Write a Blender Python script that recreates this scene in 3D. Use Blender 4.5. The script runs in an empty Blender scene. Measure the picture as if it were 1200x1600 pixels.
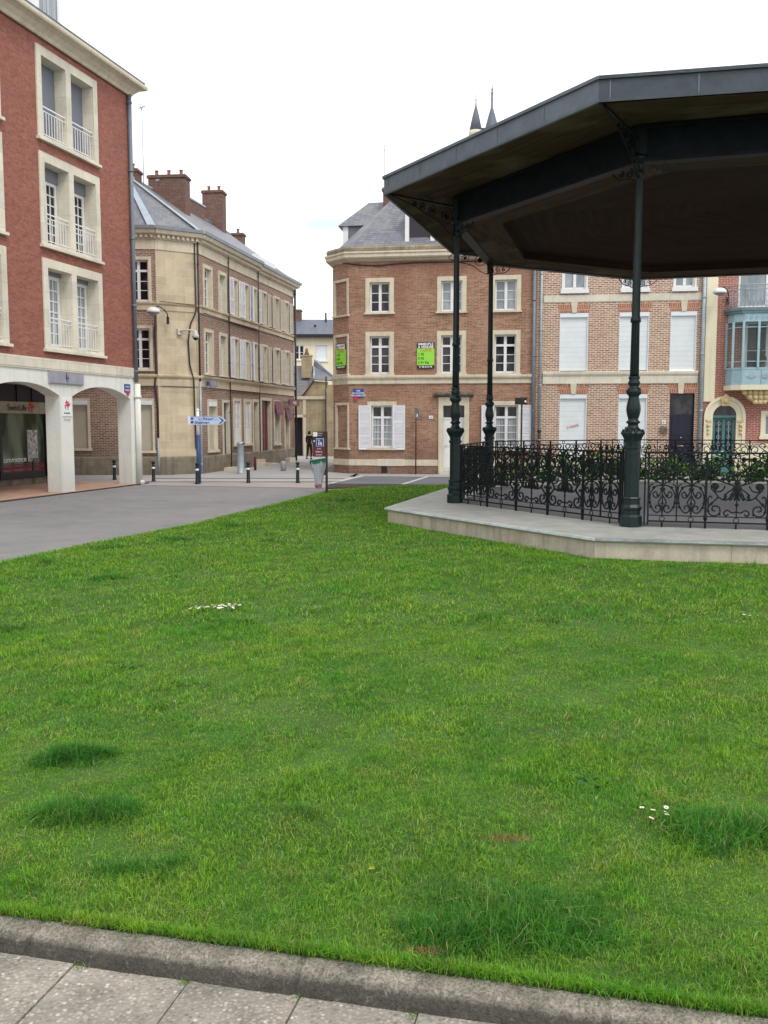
import bpy, bmesh, math, random
import numpy as np
from mathutils import Vector, Matrix
random.seed(7); rng = np.random.default_rng(11)
PI = math.pi; R = math.radians
scn = bpy.context.scene; COL = scn.collection

# ------------------------------------------------------------------ materials
MATS = {}
class NT:
    def __init__(s, name):
        m = bpy.data.materials.new(name); m.use_nodes = True
        s.m = m; s.t = m.node_tree; s.n = s.t.nodes; s.l = s.t.links
        s.b = s.n['Principled BSDF']; s.out = s.n['Material Output']; MATS[name] = m
    def node(s, typ, **kw):
        nd = s.n.new(typ)
        for k, v in kw.items():
            if k.startswith('i_'):
                nd.inputs[k[2:].replace('_', ' ')].default_value = v
            else: setattr(nd, k, v)
        return nd
    def link(s, a, b): s.l.new(a, b)
    def coords(s, mode='Object'):
        tc = s.node('ShaderNodeTexCoord'); return tc.outputs[mode]
    def noise(s, scale, vec=None, detail=4, rough=.6, dist=0):
        n = s.node('ShaderNodeTexNoise'); n.inputs['Scale'].default_value = scale
        n.inputs['Detail'].default_value = detail; n.inputs['Roughness'].default_value = rough
        n.inputs['Distortion'].default_value = dist
        if vec is not None: s.link(vec, n.inputs['Vector'])
        return n.outputs['Fac']
    def ramp(s, fac, stops):
        r = s.node('ShaderNodeValToRGB'); e = r.color_ramp.elements
        while len(e) < len(stops): e.new(.5)
        for i, (p, c) in enumerate(stops):
            e[i].position = p; e[i].color = (*c, 1) if len(c) == 3 else c
        s.link(fac, r.inputs['Fac']); return r.outputs['Color']
    def mix(s, fac, a, b, mode='MIX'):
        m = s.node('ShaderNodeMix', data_type='RGBA', blend_type=mode)
        if isinstance(fac, (int, float)): m.inputs[0].default_value = fac
        else: s.link(fac, m.inputs[0])
        for k, v in ((6, a), (7, b)):
            if isinstance(v, tuple): m.inputs[k].default_value = (*v, 1) if len(v) == 3 else v
            else: s.link(v, m.inputs[k])
        return m.outputs[2]
    def math(s, op, a, b=0.0, clamp=False):
        m = s.node('ShaderNodeMath', operation=op, use_clamp=clamp)
        for k, v in ((0, a), (1, b)):
            if isinstance(v, (int, float)): m.inputs[k].default_value = v
            else: s.link(v, m.inputs[k])
        return m.outputs[0]
    def bump(s, h, dist=.01, strength=.5):
        b = s.node('ShaderNodeBump'); b.inputs['Distance'].default_value = dist
        b.inputs['Strength'].default_value = strength; s.link(h, b.inputs['Height'])
        s.link(b.outputs['Normal'], s.b.inputs['Normal'])
    def planar(s):        # (x+y, z) of the object: facade coordinates
        o = s.coords(); sp = s.node('ShaderNodeSeparateXYZ'); s.link(o, sp.inputs[0])
        cb = s.node('ShaderNodeCombineXYZ'); s.link(s.math('ADD', sp.outputs[0], sp.outputs[1]), cb.inputs[0])
        s.link(sp.outputs[2], cb.inputs[1]); return cb.outputs[0], sp.outputs, o
    def geo(s):
        g = s.node('ShaderNodeNewGeometry'); return g.outputs['Position']

def brick_mat(name, c1, c2, mortar, bw=.20, bh=.058, ms=.008, patch=(.6, .5, .45), pamt=.35, dirt=.45, dirt_h=1.2, rough=.9, patch2=None):
    t = NT(name); v, sp, o = t.planar()
    br = t.node('ShaderNodeTexBrick'); t.link(v, br.inputs['Vector'])
    for k, val in (('Scale', 1), ('Mortar Size', ms), ('Mortar Smooth', .3), ('Bias', 0), ('Brick Width', bw), ('Row Height', bh)):
        br.inputs[k].default_value = val
    br.inputs['Color1'].default_value = (*c1, 1); br.inputs['Color2'].default_value = (*c2, 1); br.inputs['Mortar'].default_value = (*mortar, 1)
    col = br.outputs['Color']
    n1 = t.noise(1.1, o, 6, .65); n2 = t.noise(9, o, 4, .7); n3 = t.noise(.35, o, 3, .6)
    col = t.mix(t.math('MULTIPLY', t.ramp(n1, [(.42, (0, 0, 0)), (.68, (1, 1, 1))]), pamt), col, patch)
    if patch2: col = t.mix(t.math('MULTIPLY', t.ramp(n3, [(.5, (0, 0, 0)), (.62, (1, 1, 1))]), .6), col, patch2)
    col = t.mix(.55, col, t.ramp(n2, [(.3, (.55, .55, .55)), (.7, (1.35, 1.35, 1.35))]), 'MULTIPLY')
    # grime rising from the ground
    g = t.math('SUBTRACT', 1.0, t.math('DIVIDE', sp[2], dirt_h), True)
    g = t.math('MULTIPLY', t.math('MULTIPLY', g, t.math('ADD', n1, .35)), dirt, True)
    col = t.mix(g, col, (.05, .045, .04))
    t.link(col, t.b.inputs['Base Color']); t.b.inputs['Roughness'].default_value = rough
    t.bump(t.math('ADD', br.outputs['Fac'], t.math('MULTIPLY', n2, -1.2)), .006, .6)
    return t.m

def stone_mat(name, c, dark, bw=0, bh=0, joint=(.2, .17, .13), ns=2.0, streak=.35, rough=.85, dirt=0, ms=.006, bumpd=.004):
    t = NT(name); v, sp, o = t.planar()
    n1 = t.noise(ns, o, 6, .65); n2 = t.noise(30, o, 3, .7)
    col = t.ramp(n1, [(.3, dark), (.62, c)])
    col = t.mix(.5, col, t.ramp(n2, [(.25, (.75, .75, .75)), (.75, (1.2, 1.2, 1.2))]), 'MULTIPLY')
    mp = t.node('ShaderNodeMapping'); mp.inputs['Scale'].default_value = (7, 7, .35); t.link(o, mp.inputs[0])
    st = t.noise(1.0, mp.outputs[0], 4, .6)
    col = t.mix(t.math('MULTIPLY', t.ramp(st, [(.5, (0, 0, 0)), (.72, (1, 1, 1))]), streak), col, tuple(x * .55 for x in dark))
    h = n2
    if bw:
        br = t.node('ShaderNodeTexBrick'); t.link(v, br.inputs['Vector'])
        for k, val in (('Scale', 1), ('Mortar Size', ms), ('Mortar Smooth', .2), ('Bias', 0), ('Brick Width', bw), ('Row Height', bh)):
            br.inputs[k].default_value = val
        br.inputs['Color1'].default_value = (.90, .90, .90, 1); br.inputs['Color2'].default_value = (1.08, 1.07, 1.04, 1); br.inputs['Mortar'].default_value = (1, 1, 1, 1)
        col = t.mix(1.0, col, br.outputs['Color'], 'MULTIPLY')
        col = t.mix(t.math('MULTIPLY', br.outputs['Fac'], .55), col, joint)
    if dirt:
        g = t.math('SUBTRACT', 1.0, t.math('DIVIDE', sp[2], .9), True)
        col = t.mix(t.math('MULTIPLY', t.math('MULTIPLY', g, n1), dirt * 1.6, True), col, (.05, .045, .04))
    t.link(col, t.b.inputs['Base Color']); t.b.inputs['Roughness'].default_value = rough
    t.bump(h, bumpd, .4); return t.m

def plain(name, c, rough=.6, metal=0, var=.18, scale=6, bump=0, spec=.5):
    t = NT(name); o = t.coords(); n = t.noise(scale, o, 5, .65)
    a = tuple(x * (1 - var) for x in c); b = tuple(x * (1 + var) for x in c)
    t.link(t.ramp(n, [(.3, a), (.7, b)]), t.b.inputs['Base Color'])
    t.b.inputs['Roughness'].default_value = rough; t.b.inputs['Metallic'].default_value = metal
    t.b.inputs['Specular IOR Level'].default_value = spec
    if bump: t.bump(n, bump, .5)
    return t.m

def slat_mat(name, c, dark, pitch=.045, rough=.6):   # horizontal louvres / roller slats in object z
    t = NT(name); o = t.coords(); sp = t.node('ShaderNodeSeparateXYZ'); t.link(o, sp.inputs[0])
    f = t.math('FRACT', t.math('DIVIDE', sp.outputs[2], pitch))
    n = t.noise(3, o, 4)
    col = t.ramp(f, [(.0, dark), (.22, c), (1, c)])
    col = t.mix(.35, col, t.ramp(n, [(.3, (.8, .8, .8)), (.7, (1.05, 1.05, 1.05))]), 'MULTIPLY')
    t.link(col, t.b.inputs['Base Color']); t.b.inputs['Roughness'].default_value = rough
    t.bump(f, .01, .5); return t.m

def glass_mat(name, dark, light, scale=2.5, thr=(.45, .6), rough=.06, zs=.5, dist=.6):
    t = NT(name); o = t.coords(); mp = t.node('ShaderNodeMapping'); mp.inputs['Scale'].default_value = (scale, scale, scale * zs); t.link(o, mp.inputs[0])
    n = t.noise(1, mp.outputs[0], 2, .5, dist)
    t.link(t.ramp(n, [(thr[0], dark), (thr[1], light)]), t.b.inputs['Base Color'])
    t.b.inputs['Roughness'].default_value = rough; t.b.inputs['Specular IOR Level'].default_value = .35
    return t.m

brick_mat('brick_red', (.26, .085, .058), (.36, .13, .09), (.33, .18, .14), .19, .055, .006, (.24, .08, .06), .4, .15)
brick_mat('brick_old', (.20, .085, .052), (.42, .225, .145), (.40, .29, .21), .22, .055, .009, (.42, .26, .175), .7, .5, 1.4, patch2=(.25, .115, .08))
brick_mat('brick_orange', (.24, .10, .07), (.42, .245, .175), (.74, .64, .51), .19, .062, .0135, (.42, .25, .17), .3, .35, 1.2)
brick_mat('brick_pink', (.34, .085, .06), (.40, .13, .095), (.56, .42, .36), .19, .060, .0095, (.40, .17, .13), .35, .3)
brick_mat('brick_brown', (.15, .07, .055), (.33, .185, .14), (.50, .41, .32), .19, .060, .011, (.36, .235, .175), .35, .7, 1.8)
brick_mat('brick_chimney', (.11, .055, .042), (.19, .10, .075), (.24, .16, .13), .19, .058, .008, (.14, .08, .06), .6, .0)
brick_mat('brick_voussoir', (.36, .10, .06), (.42, .15, .09), (.55, .42, .30), .058, .3, .010, (.4, .2, .12), .2, 0)
stone_mat('stone_cream', (.70, .635, .49), (.56, .50, .38), ns=2.5, streak=.3)
stone_mat('stone_dressed', (.74, .70, .59), (.62, .58, .48), .95, .42, (.35, .3, .24), ns=1.6, streak=.25, ms=.004)
stone_mat('stone_block', (.66, .56, .405), (.48, .40, .275), .72, .30, (.68, .60, .46), ns=1.2, streak=.22, dirt=.4)
stone_mat('stone_dark', (.34, .29, .21), (.16, .135, .10), .9, .25, (.12, .1, .08), ns=2.2, streak=.6, dirt=.4)
stone_mat('stone_wall', (.44, .36, .235), (.30, .245, .16), .5, .22, (.5, .43, .32), ns=1.5, streak=.4, dirt=.4)
stone_mat('stone_grime', (.22, .185, .14), (.07, .06, .05), ns=4, streak=.6)
stone_mat('stucco_white', (.80, .81, .75), (.70, .71, .66), ns=1.3, streak=.32, rough=.8, dirt=.30)
stone_mat('stucco_yellow', (.84, .78, .58), (.76, .70, .51), ns=.8, streak=.2)
stone_mat('paint_ochre', (.74, .60, .33), (.62, .49, .26), ns=2, streak=.2)
stone_mat('platform_side', (.80, .72, .59), (.50, .42, .33), 1.35, 2, (.16, .13, .1), ns=3.2, streak=.5, dirt=.30, ms=.005, bumpd=.006)
stone_mat('platform_top', (.44, .45, .415), (.32, .325, .30), ns=3, streak=.0, rough=.6)
plain('white_paint', (.78, .79, .80), .45, var=.06, scale=3)
plain('roller_white', (.74, .80, .84), .5, var=.04)
slat_mat('shutter_white', (.84, .85, .90), (.40, .41, .44), .05)
slat_mat('shutter_cream', (.68, .63, .52), (.36, .33, .26), .05)
slat_mat('roller_slats', (.77, .82, .84), (.64, .70, .73), .17)
slat_mat('roller_beige', (.55, .50, .40), (.44, .40, .32), .06)
slat_mat('roller_grey', (.20, .22, .27), (.14, .15, .185), .05)
glass_mat('glass_dark', (.010, .009, .012), (.05, .045, .05))
glass_mat('glass_curtain', (.16, .18, .20), (.44, .47, .50), 16, (.35, .65), .15, .03, 0)
glass_mat('glass_pale', (.22, .26, .28), (.36, .40, .42), 2, (.35, .65), .12)
glass_mat('glass_shop', (.03, .045, .03), (.17, .22, .165), 1.6, (.38, .62), .05)
plain('slate', (.105, .125, .16), .55, var=.3, scale=5)
t = NT('slate_tiles'); v, sp, o = t.planar()
br = t.node('ShaderNodeTexBrick'); t.link(v, br.inputs['Vector'])
for k, val in (('Scale', 1), ('Mortar Size', .006), ('Brick Width', .2), ('Row Height', .085)): br.inputs[k].default_value = val
br.inputs['Color1'].default_value = (.13, .14, .17, 1); br.inputs['Color2'].default_value = (.20, .21, .245, 1); br.inputs['Mortar'].default_value = (.06, .06, .07, 1)
n = t.noise(1.6, o, 5); t.link(t.mix(t.math('MULTIPLY', t.ramp(n, [(.45, (0, 0, 0)), (.65, (1, 1, 1))]), .55), br.outputs['Color'], (.24, .235, .22)), t.b.inputs['Base Color']); t.b.inputs['Roughness'].default_value = .5
t.bump(br.outputs['Fac'], .008, .5)
plain('zinc', (.34, .40, .45), .45, .3, .15, 4)
plain('zinc_dark', (.14, .165, .195), .42, .2, .22, 3)
plain('zinc_fascia', (.115, .145, .175), .5, .0, .2, 4)
plain('lip_paint', (.50, .56, .56), .6, var=.3, scale=5)
plain('bay_teal', (.12, .20, .23), .5)
plain('beam_black', (.010, .015, .021), .5, .0, .4, 5, 0, .15)
plain('gutter_grey', (.16, .19, .23), .5, .1, .15)
plain('black_pipe', (.03, .027, .03), .6, var=.4)
plain('cast_iron', (.004, .016, .016), .4, .0, .5, 14, .003, .35)
plain('rail_iron', (.004, .009, .010), .5, .0, .4, 20, 0, .25)
plain('red_paint', (.13, .012, .02), .5)
plain('maroon', (.15, .02, .045), .6)
plain('door_navy', (.012, .012, .035), .35, var=.3)
plain('door_teal', (.07, .20, .19), .5)
plain('bay_blue', (.33, .50, .56), .5, var=.12)
plain('brass', (.6, .5, .3), .3, .9)
plain('terracotta', (.24, .12, .09), .8)
plain('steel_post', (.36, .42, .47), .5, .2, .2)
plain('post_blue', (.02, .07, .19), .5)
plain('sign_blue', (.02, .06, .30), .4, var=.05)
plain('sign_light', (.52, .62, .80), .4, var=.05)
plain('sign_green', (.30, .72, .06), .5, var=.04)
plain('sign_black', (.01, .01, .012), .5, var=.05)
plain('sign_brown', (.035, .022, .018), .6)
plain('sign_maroon', (.14, .015, .03), .6, var=.05)
plain('sign_white', (.82, .83, .84), .5, var=.03)
plain('sign_red', (.55, .02, .04), .5, var=.05)
plain('ink_green', (.03, .16, .01), .6, var=.05)
plain('ink_orange', (.55, .28, .02), .6, var=.05)
plain('plaque_grey', (.36, .36, .42), .45, .2, .15, 5)
plain('shop_beige', (.36, .33, .25), .6)
plain('shop_frame', (.012, .012, .02), .4)
plain('lamp_white', (.75, .76, .78), .35)
plain('wood_post', (.05, .03, .022), .8)
plain('soil', (.05, .036, .028), .95, var=.5, scale=9, bump=.03)
plain('skin', (.50, .29, .21), .6, var=.05)
plain('hair_dark', (.02, .014, .01), .7)
plain('cloth_black', (.010, .010, .014), .9)
plain('cloth_white', (.62, .66, .70), .85, var=.1)
plain('cloth_green', (.02, .16, .10), .85)
plain('bag_brown', (.07, .028, .018), .7)
plain('shoe_pink', (.38, .16, .16), .6)
plain('trunk', (.1, .07, .05), .9)

# soffit planks
t = NT('soffit_planks'); o = t.coords(); mp = t.node('ShaderNodeMapping'); mp.inputs['Scale'].default_value = (1, 8, 1); t.link(o, mp.inputs[0])
n = t.noise(1.2, mp.outputs[0], 5, .6); n2 = t.noise(.5, o, 4, .6)
c = t.ramp(n, [(.3, (.048, .029, .018)), (.7, (.098, .062, .039))])
c = t.mix(t.ramp(n2, [(.5, (0, 0, 0)), (.66, (1, 1, 1))]), c, (.15, .12, .085))
t.link(c, t.b.inputs['Base Color']); t.b.inputs['Roughness'].default_value = .9; t.b.inputs['Specular IOR Level'].default_value = .1
t = NT('ceiling_planks'); o = t.coords(); mp = t.node('ShaderNodeMapping'); mp.inputs['Scale'].default_value = (.4, 7, 1); t.link(o, mp.inputs[0])
n = t.noise(1.5, mp.outputs[0], 5, .6)
t.link(t.ramp(n, [(.3, (.024, .012, .008)), (.7, (.055, .030, .018))]), t.b.inputs['Base Color']); t.b.inputs['Roughness'].default_value = .9; t.b.inputs['Specular IOR Level'].default_value = .1

def ground_mat(name, a, b, scale, fine, patches=None, rough=.9, bumpd=.004):
    t = NT(name); o = t.geo(); n1 = t.noise(scale, o, 6, .6); n2 = t.noise(fine, o, 3, .7)
    c = t.ramp(n1, [(.3, a), (.7, b)])
    c = t.mix(.6, c, t.ramp(n2, [(.25, (.7, .7, .7)), (.75, (1.25, 1.25, 1.25))]), 'MULTIPLY')
    if patches: c = t.mix(t.math('MULTIPLY', t.ramp(t.noise(.22, o, 3, .6, .8), [(.47, (0, 0, 0)), (.56, (1, 1, 1))]), .7), c, patches)
    t.link(c, t.b.inputs['Base Color']); t.b.inputs['Roughness'].default_value = rough; t.bump(n2, bumpd, .5); return t.m
ground_mat('asphalt', (.188, .185, .188), (.24, .236, .238), .5, 60, (.24, .228, .226))
_m = MATS['asphalt'].node_tree; _b = _m.nodes['Principled BSDF']; _src = _b.inputs['Base Color'].links[0].from_socket
class _T(NT):
    def __init__(s, m): s.m = m; s.t = m.node_tree; s.n = s.t.nodes; s.l = s.t.links; s.b = s.n['Principled BSDF']
t = _T(MATS['asphalt']); o = t.geo(); cr = t.math('ABSOLUTE', t.math('SUBTRACT', t.noise(.55, o, 7, .62, .3), .5)); cr = t.math('SUBTRACT', 1.0, t.math('MULTIPLY', cr, 420), True)
cr = t.math('MULTIPLY', cr, t.ramp(t.noise(.3, o, 2), [(.5, (0, 0, 0)), (.6, (1, 1, 1))])); sp3 = t.ramp(t.noise(2.2, o, 6, .75), [(.35, (.86, .86, .86)), (.6, (1.04, 1.04, 1.04))])
t.link(t.mix(t.math('MULTIPLY', cr, .6), t.mix(1.0, _src, sp3, 'MULTIPLY'), (.07, .07, .07)), t.b.inputs['Base Color'])
ground_mat('asphalt_dark', (.115, .125, .14), (.16, .17, .185), .8, 70)
ground_mat('pave_pale', (.33, .32, .315), (.40, .39, .38), .6, 40)
ground_mat('pave_pink', (.30, .26, .245), (.37, .32, .30), .5, 50)
ground_mat('border_white', (.5, .49, .46), (.6, .58, .55), 2, 60)
ground_mat('lawn_soil', (.035, .085, .010), (.06, .13, .018), 1.5, 40, rough=1)
ground_mat('joint_dirt', (.06, .055, .03), (.16, .145, .10), 9, 80)
ground_mat('floor_grey', (.20, .20, .215), (.25, .25, .262), .7, 60)
# arcade tiles
t = NT('arcade_tiles'); o = t.coords()
br = t.node('ShaderNodeTexBrick'); t.link(o, br.inputs['Vector'])
for k, val in (('Scale', 1), ('Mortar Size', .006), ('Brick Width', .28), ('Row Height', .14)): br.inputs[k].default_value = val
br.inputs['Color1'].default_value = (.42, .24, .17, 1); br.inputs['Color2'].default_value = (.52, .33, .24, 1); br.inputs['Mortar'].default_value = (.32, .24, .18, 1)
t.link(t.mix(.4, br.outputs['Color'], t.ramp(t.noise(3, o), [(.3, (.7, .7, .7)), (.7, (1.1, 1.1, 1.1))]), 'MULTIPLY'), t.b.inputs['Base Color']); t.b.inputs['Roughness'].default_value = .7
# exposed aggregate slabs: pebbles by voronoi cells
t = NT('aggregate'); o = t.geo()
vo = t.node('ShaderNodeTexVoronoi'); vo.inputs['Scale'].default_value = 72; t.link(o, vo.inputs['Vector'])
vo2 = t.node('ShaderNodeTexVoronoi'); vo2.inputs['Scale'].default_value = 190; t.link(o, vo2.inputs['Vector'])
sp_ = t.node('ShaderNodeSeparateColor'); t.link(vo.outputs['Color'], sp_.inputs[0])
peb = t.ramp(sp_.outputs[0], [(0, (.28, .235, .19)), (.35, (.42, .38, .325)), (.7, (.18, .165, .145)), (.9, (.36, .335, .30)), (1, (.60, .57, .52))])
dist = t.ramp(vo.outputs['Distance'], [(.35, (1, 1, 1)), (.62, (0, 0, 0))])
cem = t.ramp(t.noise(5, o, 5), [(.3, (.20, .18, .155)), (.7, (.34, .315, .27))])
c = t.mix(t.math('MULTIPLY', dist, .95), cem, peb)
c = t.mix(.5, c, t.ramp(t.noise(2.2, o, 5, .7), [(.38, (.5, .5, .48)), (.62, (1.18, 1.17, 1.13))]), 'MULTIPLY')
t.link(c, t.b.inputs['Base Color']); t.b.inputs['Roughness'].default_value = .85
t.bump(t.math('MULTIPLY', vo.outputs['Distance'], -1.0), .006, .9)
# kerb: rough weathered concrete, with shade painted into its lower face by height
t = NT('kerb_concrete'); o = t.geo(); sp2 = t.node('ShaderNodeSeparateXYZ'); t.link(o, sp2.inputs[0])
n1 = t.noise(6, o, 6, .7); n2 = t.noise(90, o, 3, .8); n3 = t.noise(28, o, 4, .7)
c = t.ramp(n1, [(.3, (.16, .145, .12)), (.7, (.40, .37, .31))])
c = t.mix(.8, c, t.ramp(n2, [(.34, (.35, .35, .34)), (.68, (1.75, 1.72, 1.65))]), 'MULTIPLY')
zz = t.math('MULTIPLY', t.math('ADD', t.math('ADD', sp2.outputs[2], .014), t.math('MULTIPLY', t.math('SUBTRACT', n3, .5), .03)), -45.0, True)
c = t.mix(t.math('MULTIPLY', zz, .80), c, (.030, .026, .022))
c = t.mix(t.math('MULTIPLY', t.ramp(n3, [(.6, (0, 0, 0)), (.7, (1, 1, 1))]), .35), c, (.42, .40, .35))
t.link(c, t.b.inputs['Base Color']); t.b.inputs['Roughness'].default_value = .95
t.bump(t.math('ADD', n2, t.math('MULTIPLY', n3, 1.6)), .016, 1.0)

# grass: tint + position driven
def grass_mat(name, base, hi, yellow, root):
    t = NT(name); o = t.geo()
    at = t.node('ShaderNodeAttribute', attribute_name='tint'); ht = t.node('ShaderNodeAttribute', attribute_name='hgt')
    n1 = t.noise(.9, o, 5, .65, .5); n2 = t.noise(3.5, o, 4, .6)
    c = t.mix(t.ramp(n1, [(.36, (0, 0, 0)), (.62, (1, 1, 1))]), base, hi)
    c = t.mix(t.math('MULTIPLY', t.ramp(n2, [(.5, (0, 0, 0)), (.72, (1, 1, 1))]), .5), c, yellow)
    n3 = t.noise(8.5, o, 5, .7, .4); n4 = t.noise(1.7, o, 4, .6, 1.0)
    c = t.mix(1.0, c, t.ramp(n3, [(.33, (.55, .66, .62)), (.5, (1, 1, 1)), (.68, (1.28, 1.18, 1.05))]), 'MULTIPLY')
    c = t.mix(t.math('MULTIPLY', t.ramp(n4, [(.56, (0, 0, 0)), (.70, (1, 1, 1))]), .35), c, (.30, .34, .075))
    strw = t.math('ADD', at.outputs['Fac'], t.math('MULTIPLY', t.ramp(n2, [(.5, (0, 0, 0)), (.7, (1, 1, 1))]), .10))
    c = t.mix(t.math('GREATER_THAN', strw, .985), c, (.40, .38, .16))
    c = t.mix(1.0, c, t.ramp(at.outputs['Fac'], [(0, (.45, .55, .6)), (.5, (1, 1, 1)), (1, (1.5, 1.3, 1.3))]), 'MULTIPLY')
    c = t.mix(t.ramp(ht.outputs['Fac'], [(0, (1, 1, 1)), (.7, (0, 0, 0))]), c, root)  # shade in the gaps between blades, painted in as a darker root end
    d = t.node('ShaderNodeBsdfDiffuse'); tr = t.node('ShaderNodeBsdfTranslucent'); gl = t.node('ShaderNodeBsdfGlossy'); gl.inputs['Roughness'].default_value = .45
    gl.inputs['Color'].default_value = (.8, .85, .8, 1)
    ms_ = t.node('ShaderNodeMixShader'); ms_.inputs[0].default_value = .35; m2 = t.node('ShaderNodeMixShader'); m2.inputs[0].default_value = .035
    t.link(c, d.inputs['Color']); t.link(c, tr.inputs['Color']); t.link(d.outputs[0], ms_.inputs[1]); t.link(tr.outputs[0], ms_.inputs[2])
    t.link(ms_.outputs[0], m2.inputs[1]); t.link(gl.outputs[0], m2.inputs[2]); t.link(m2.outputs[0], t.out.inputs['Surface'])
    return t.m
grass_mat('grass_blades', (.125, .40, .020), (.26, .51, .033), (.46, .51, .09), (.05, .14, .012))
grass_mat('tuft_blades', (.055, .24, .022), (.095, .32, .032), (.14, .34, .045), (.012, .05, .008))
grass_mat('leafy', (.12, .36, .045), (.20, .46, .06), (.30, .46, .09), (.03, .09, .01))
plain('straw', (.27, .16, .065), .9, var=.4, scale=40)
plain('petal_white', (.85, .85, .82), .6, var=.03)
plain('petal_red', (.6, .04, .03), .6)
plain('petal_yellow', (.65, .45, .06), .6)
M = MATS

# ------------------------------------------------------------------ mesh builder
class MB:
    def __init__(s): s.v = []; s.f = []; s.mi = []; s.sm = []
    def add(s, vs, fs, mi=0, sm=False):
        k = len(s.v); s.v += [tuple(p) for p in vs]
        for f in fs: s.f.append([k + i for i in f]); s.mi.append(mi); s.sm.append(sm)
    def quad(s, a, b, c, d, mi=0): s.add([a, b, c, d], [(0, 1, 2, 3)], mi)
    def box(s, x0, x1, y0, y1, z0, z1, mi=0):
        s.add([(x0, y0, z0), (x1, y0, z0), (x1, y1, z0), (x0, y1, z0), (x0, y0, z1), (x1, y0, z1), (x1, y1, z1), (x0, y1, z1)],
              [(0, 3, 2, 1), (4, 5, 6, 7), (0, 1, 5, 4), (1, 2, 6, 5), (2, 3, 7, 6), (3, 0, 4, 7)], mi)
    def prism(s, poly, y0, y1, mi=0):     # polygon in xz, extruded in y
        n = len(poly); vs = [(x, y0, z) for x, z in poly] + [(x, y1, z) for x, z in poly]
        s.add(vs, [tuple(range(n)), tuple(range(2 * n - 1, n - 1, -1))] + [(i, i + n, (i + 1) % n + n, (i + 1) % n) for i in range(n)], mi)
    def slab(s, poly, z0, z1, mi=0, mtop=None):      # polygon in xy, extruded in z
        n = len(poly); vs = [(x, y, z0) for x, y in poly] + [(x, y, z1) for x, y in poly]
        s.add(vs, [tuple(range(n - 1, -1, -1))] + [(i, (i + 1) % n, (i + 1) % n + n, i + n) for i in range(n)], mi)
        s.add(vs[n:], [tuple(range(n))], mi if mtop is None else mtop)
    def profile_x(s, prof, x0, x1, mi=0):  # profile (y,z) swept along x
        n = len(prof); vs = [(x0, y, z) for y, z in prof] + [(x1, y, z) for y, z in prof]
        s.add(vs, [tuple(range(n)), tuple(range(2 * n - 1, n - 1, -1))] + [(i, i + n, (i + 1) % n + n, (i + 1) % n) for i in range(n)], mi)
    def tube(s, pts, r, n=6, mi=0, closed=False, cap=True):
        pts = [Vector(p) for p in pts]; m = len(pts); rings = []; ref = None
        rr = r if isinstance(r, (list, tuple)) else [r] * m
        for i, p in enumerate(pts):
            if closed: d = pts[(i + 1) % m] - pts[i - 1]
            else: d = pts[min(i + 1, m - 1)] - pts[max(i - 1, 0)]
            d.normalize()
            if ref is None: ref = Vector((0, 1, 0)) if abs(d.y) < .9 else Vector((1, 0, 0))
            a = (ref - d * ref.dot(d)).normalized(); b = d.cross(a); ref = a
            rings.append([p + (a * math.cos(2 * PI * (k + .5) / n) + b * math.sin(2 * PI * (k + .5) / n)) * rr[i] for k in range(n)])
        vs = [q for rg in rings for q in rg]; fs = []
        for i in range(m if closed else m - 1):
            j = (i + 1) % m
            fs += [(i * n + k, i * n + (k + 1) % n, j * n + (k + 1) % n, j * n + k) for k in range(n)]
        if cap and not closed: fs += [tuple(range(n - 1, -1, -1)), tuple((m - 1) * n + k for k in range(n))]
        s.add(vs, fs, mi, n > 5)
    def lathe(s, prof, n=16, c=(0, 0, 0), mi=0, sm=True, rot=0):
        vs = []; fs = []
        for r, z in prof: vs += [(c[0] + r * math.cos(2 * PI * k / n + rot), c[1] + r * math.sin(2 * PI * k / n + rot), c[2] + z) for k in range(n)]
        for i in range(len(prof) - 1):
            fs += [(i * n + k, i * n + (k + 1) % n, (i + 1) * n + (k + 1) % n, (i + 1) * n + k) for k in range(n)]
        fs += [tuple(range(n - 1, -1, -1)), tuple((len(prof) - 1) * n + k for k in range(n))]
        s.add(vs, fs, mi, sm)
    def ball(s, c, r, n=8, mi=0, sz=1):
        pr = [(max(.001, r * math.sin(PI * i / 6)), -r * sz * math.cos(PI * i / 6)) for i in range(7)]
        s.lathe(pr, n, c, mi)
    def build(s, name, mats, parent=None, loc=(0, 0, 0), rz=0, bevel=0):
        me = bpy.data.meshes.new(name); me.from_pydata(s.v, [], s.f)
        mats = mats if isinstance(mats, (list, tuple)) else [mats]
        for m in mats: me.materials.append(M[m])
        me.polygons.foreach_set('material_index', s.mi); me.polygons.foreach_set('use_smooth', s.sm)
        me.update(); o = bpy.data.objects.new(name, me); COL.objects.link(o)
        o.location = loc; o.rotation_euler = (0, 0, rz)
        if parent: o.parent = parent
        if bevel:
            bv = o.modifiers.new('bevel', 'BEVEL'); bv.width = bevel; bv.segments = 2; bv.limit_method = 'ANGLE'
        return o

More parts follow.
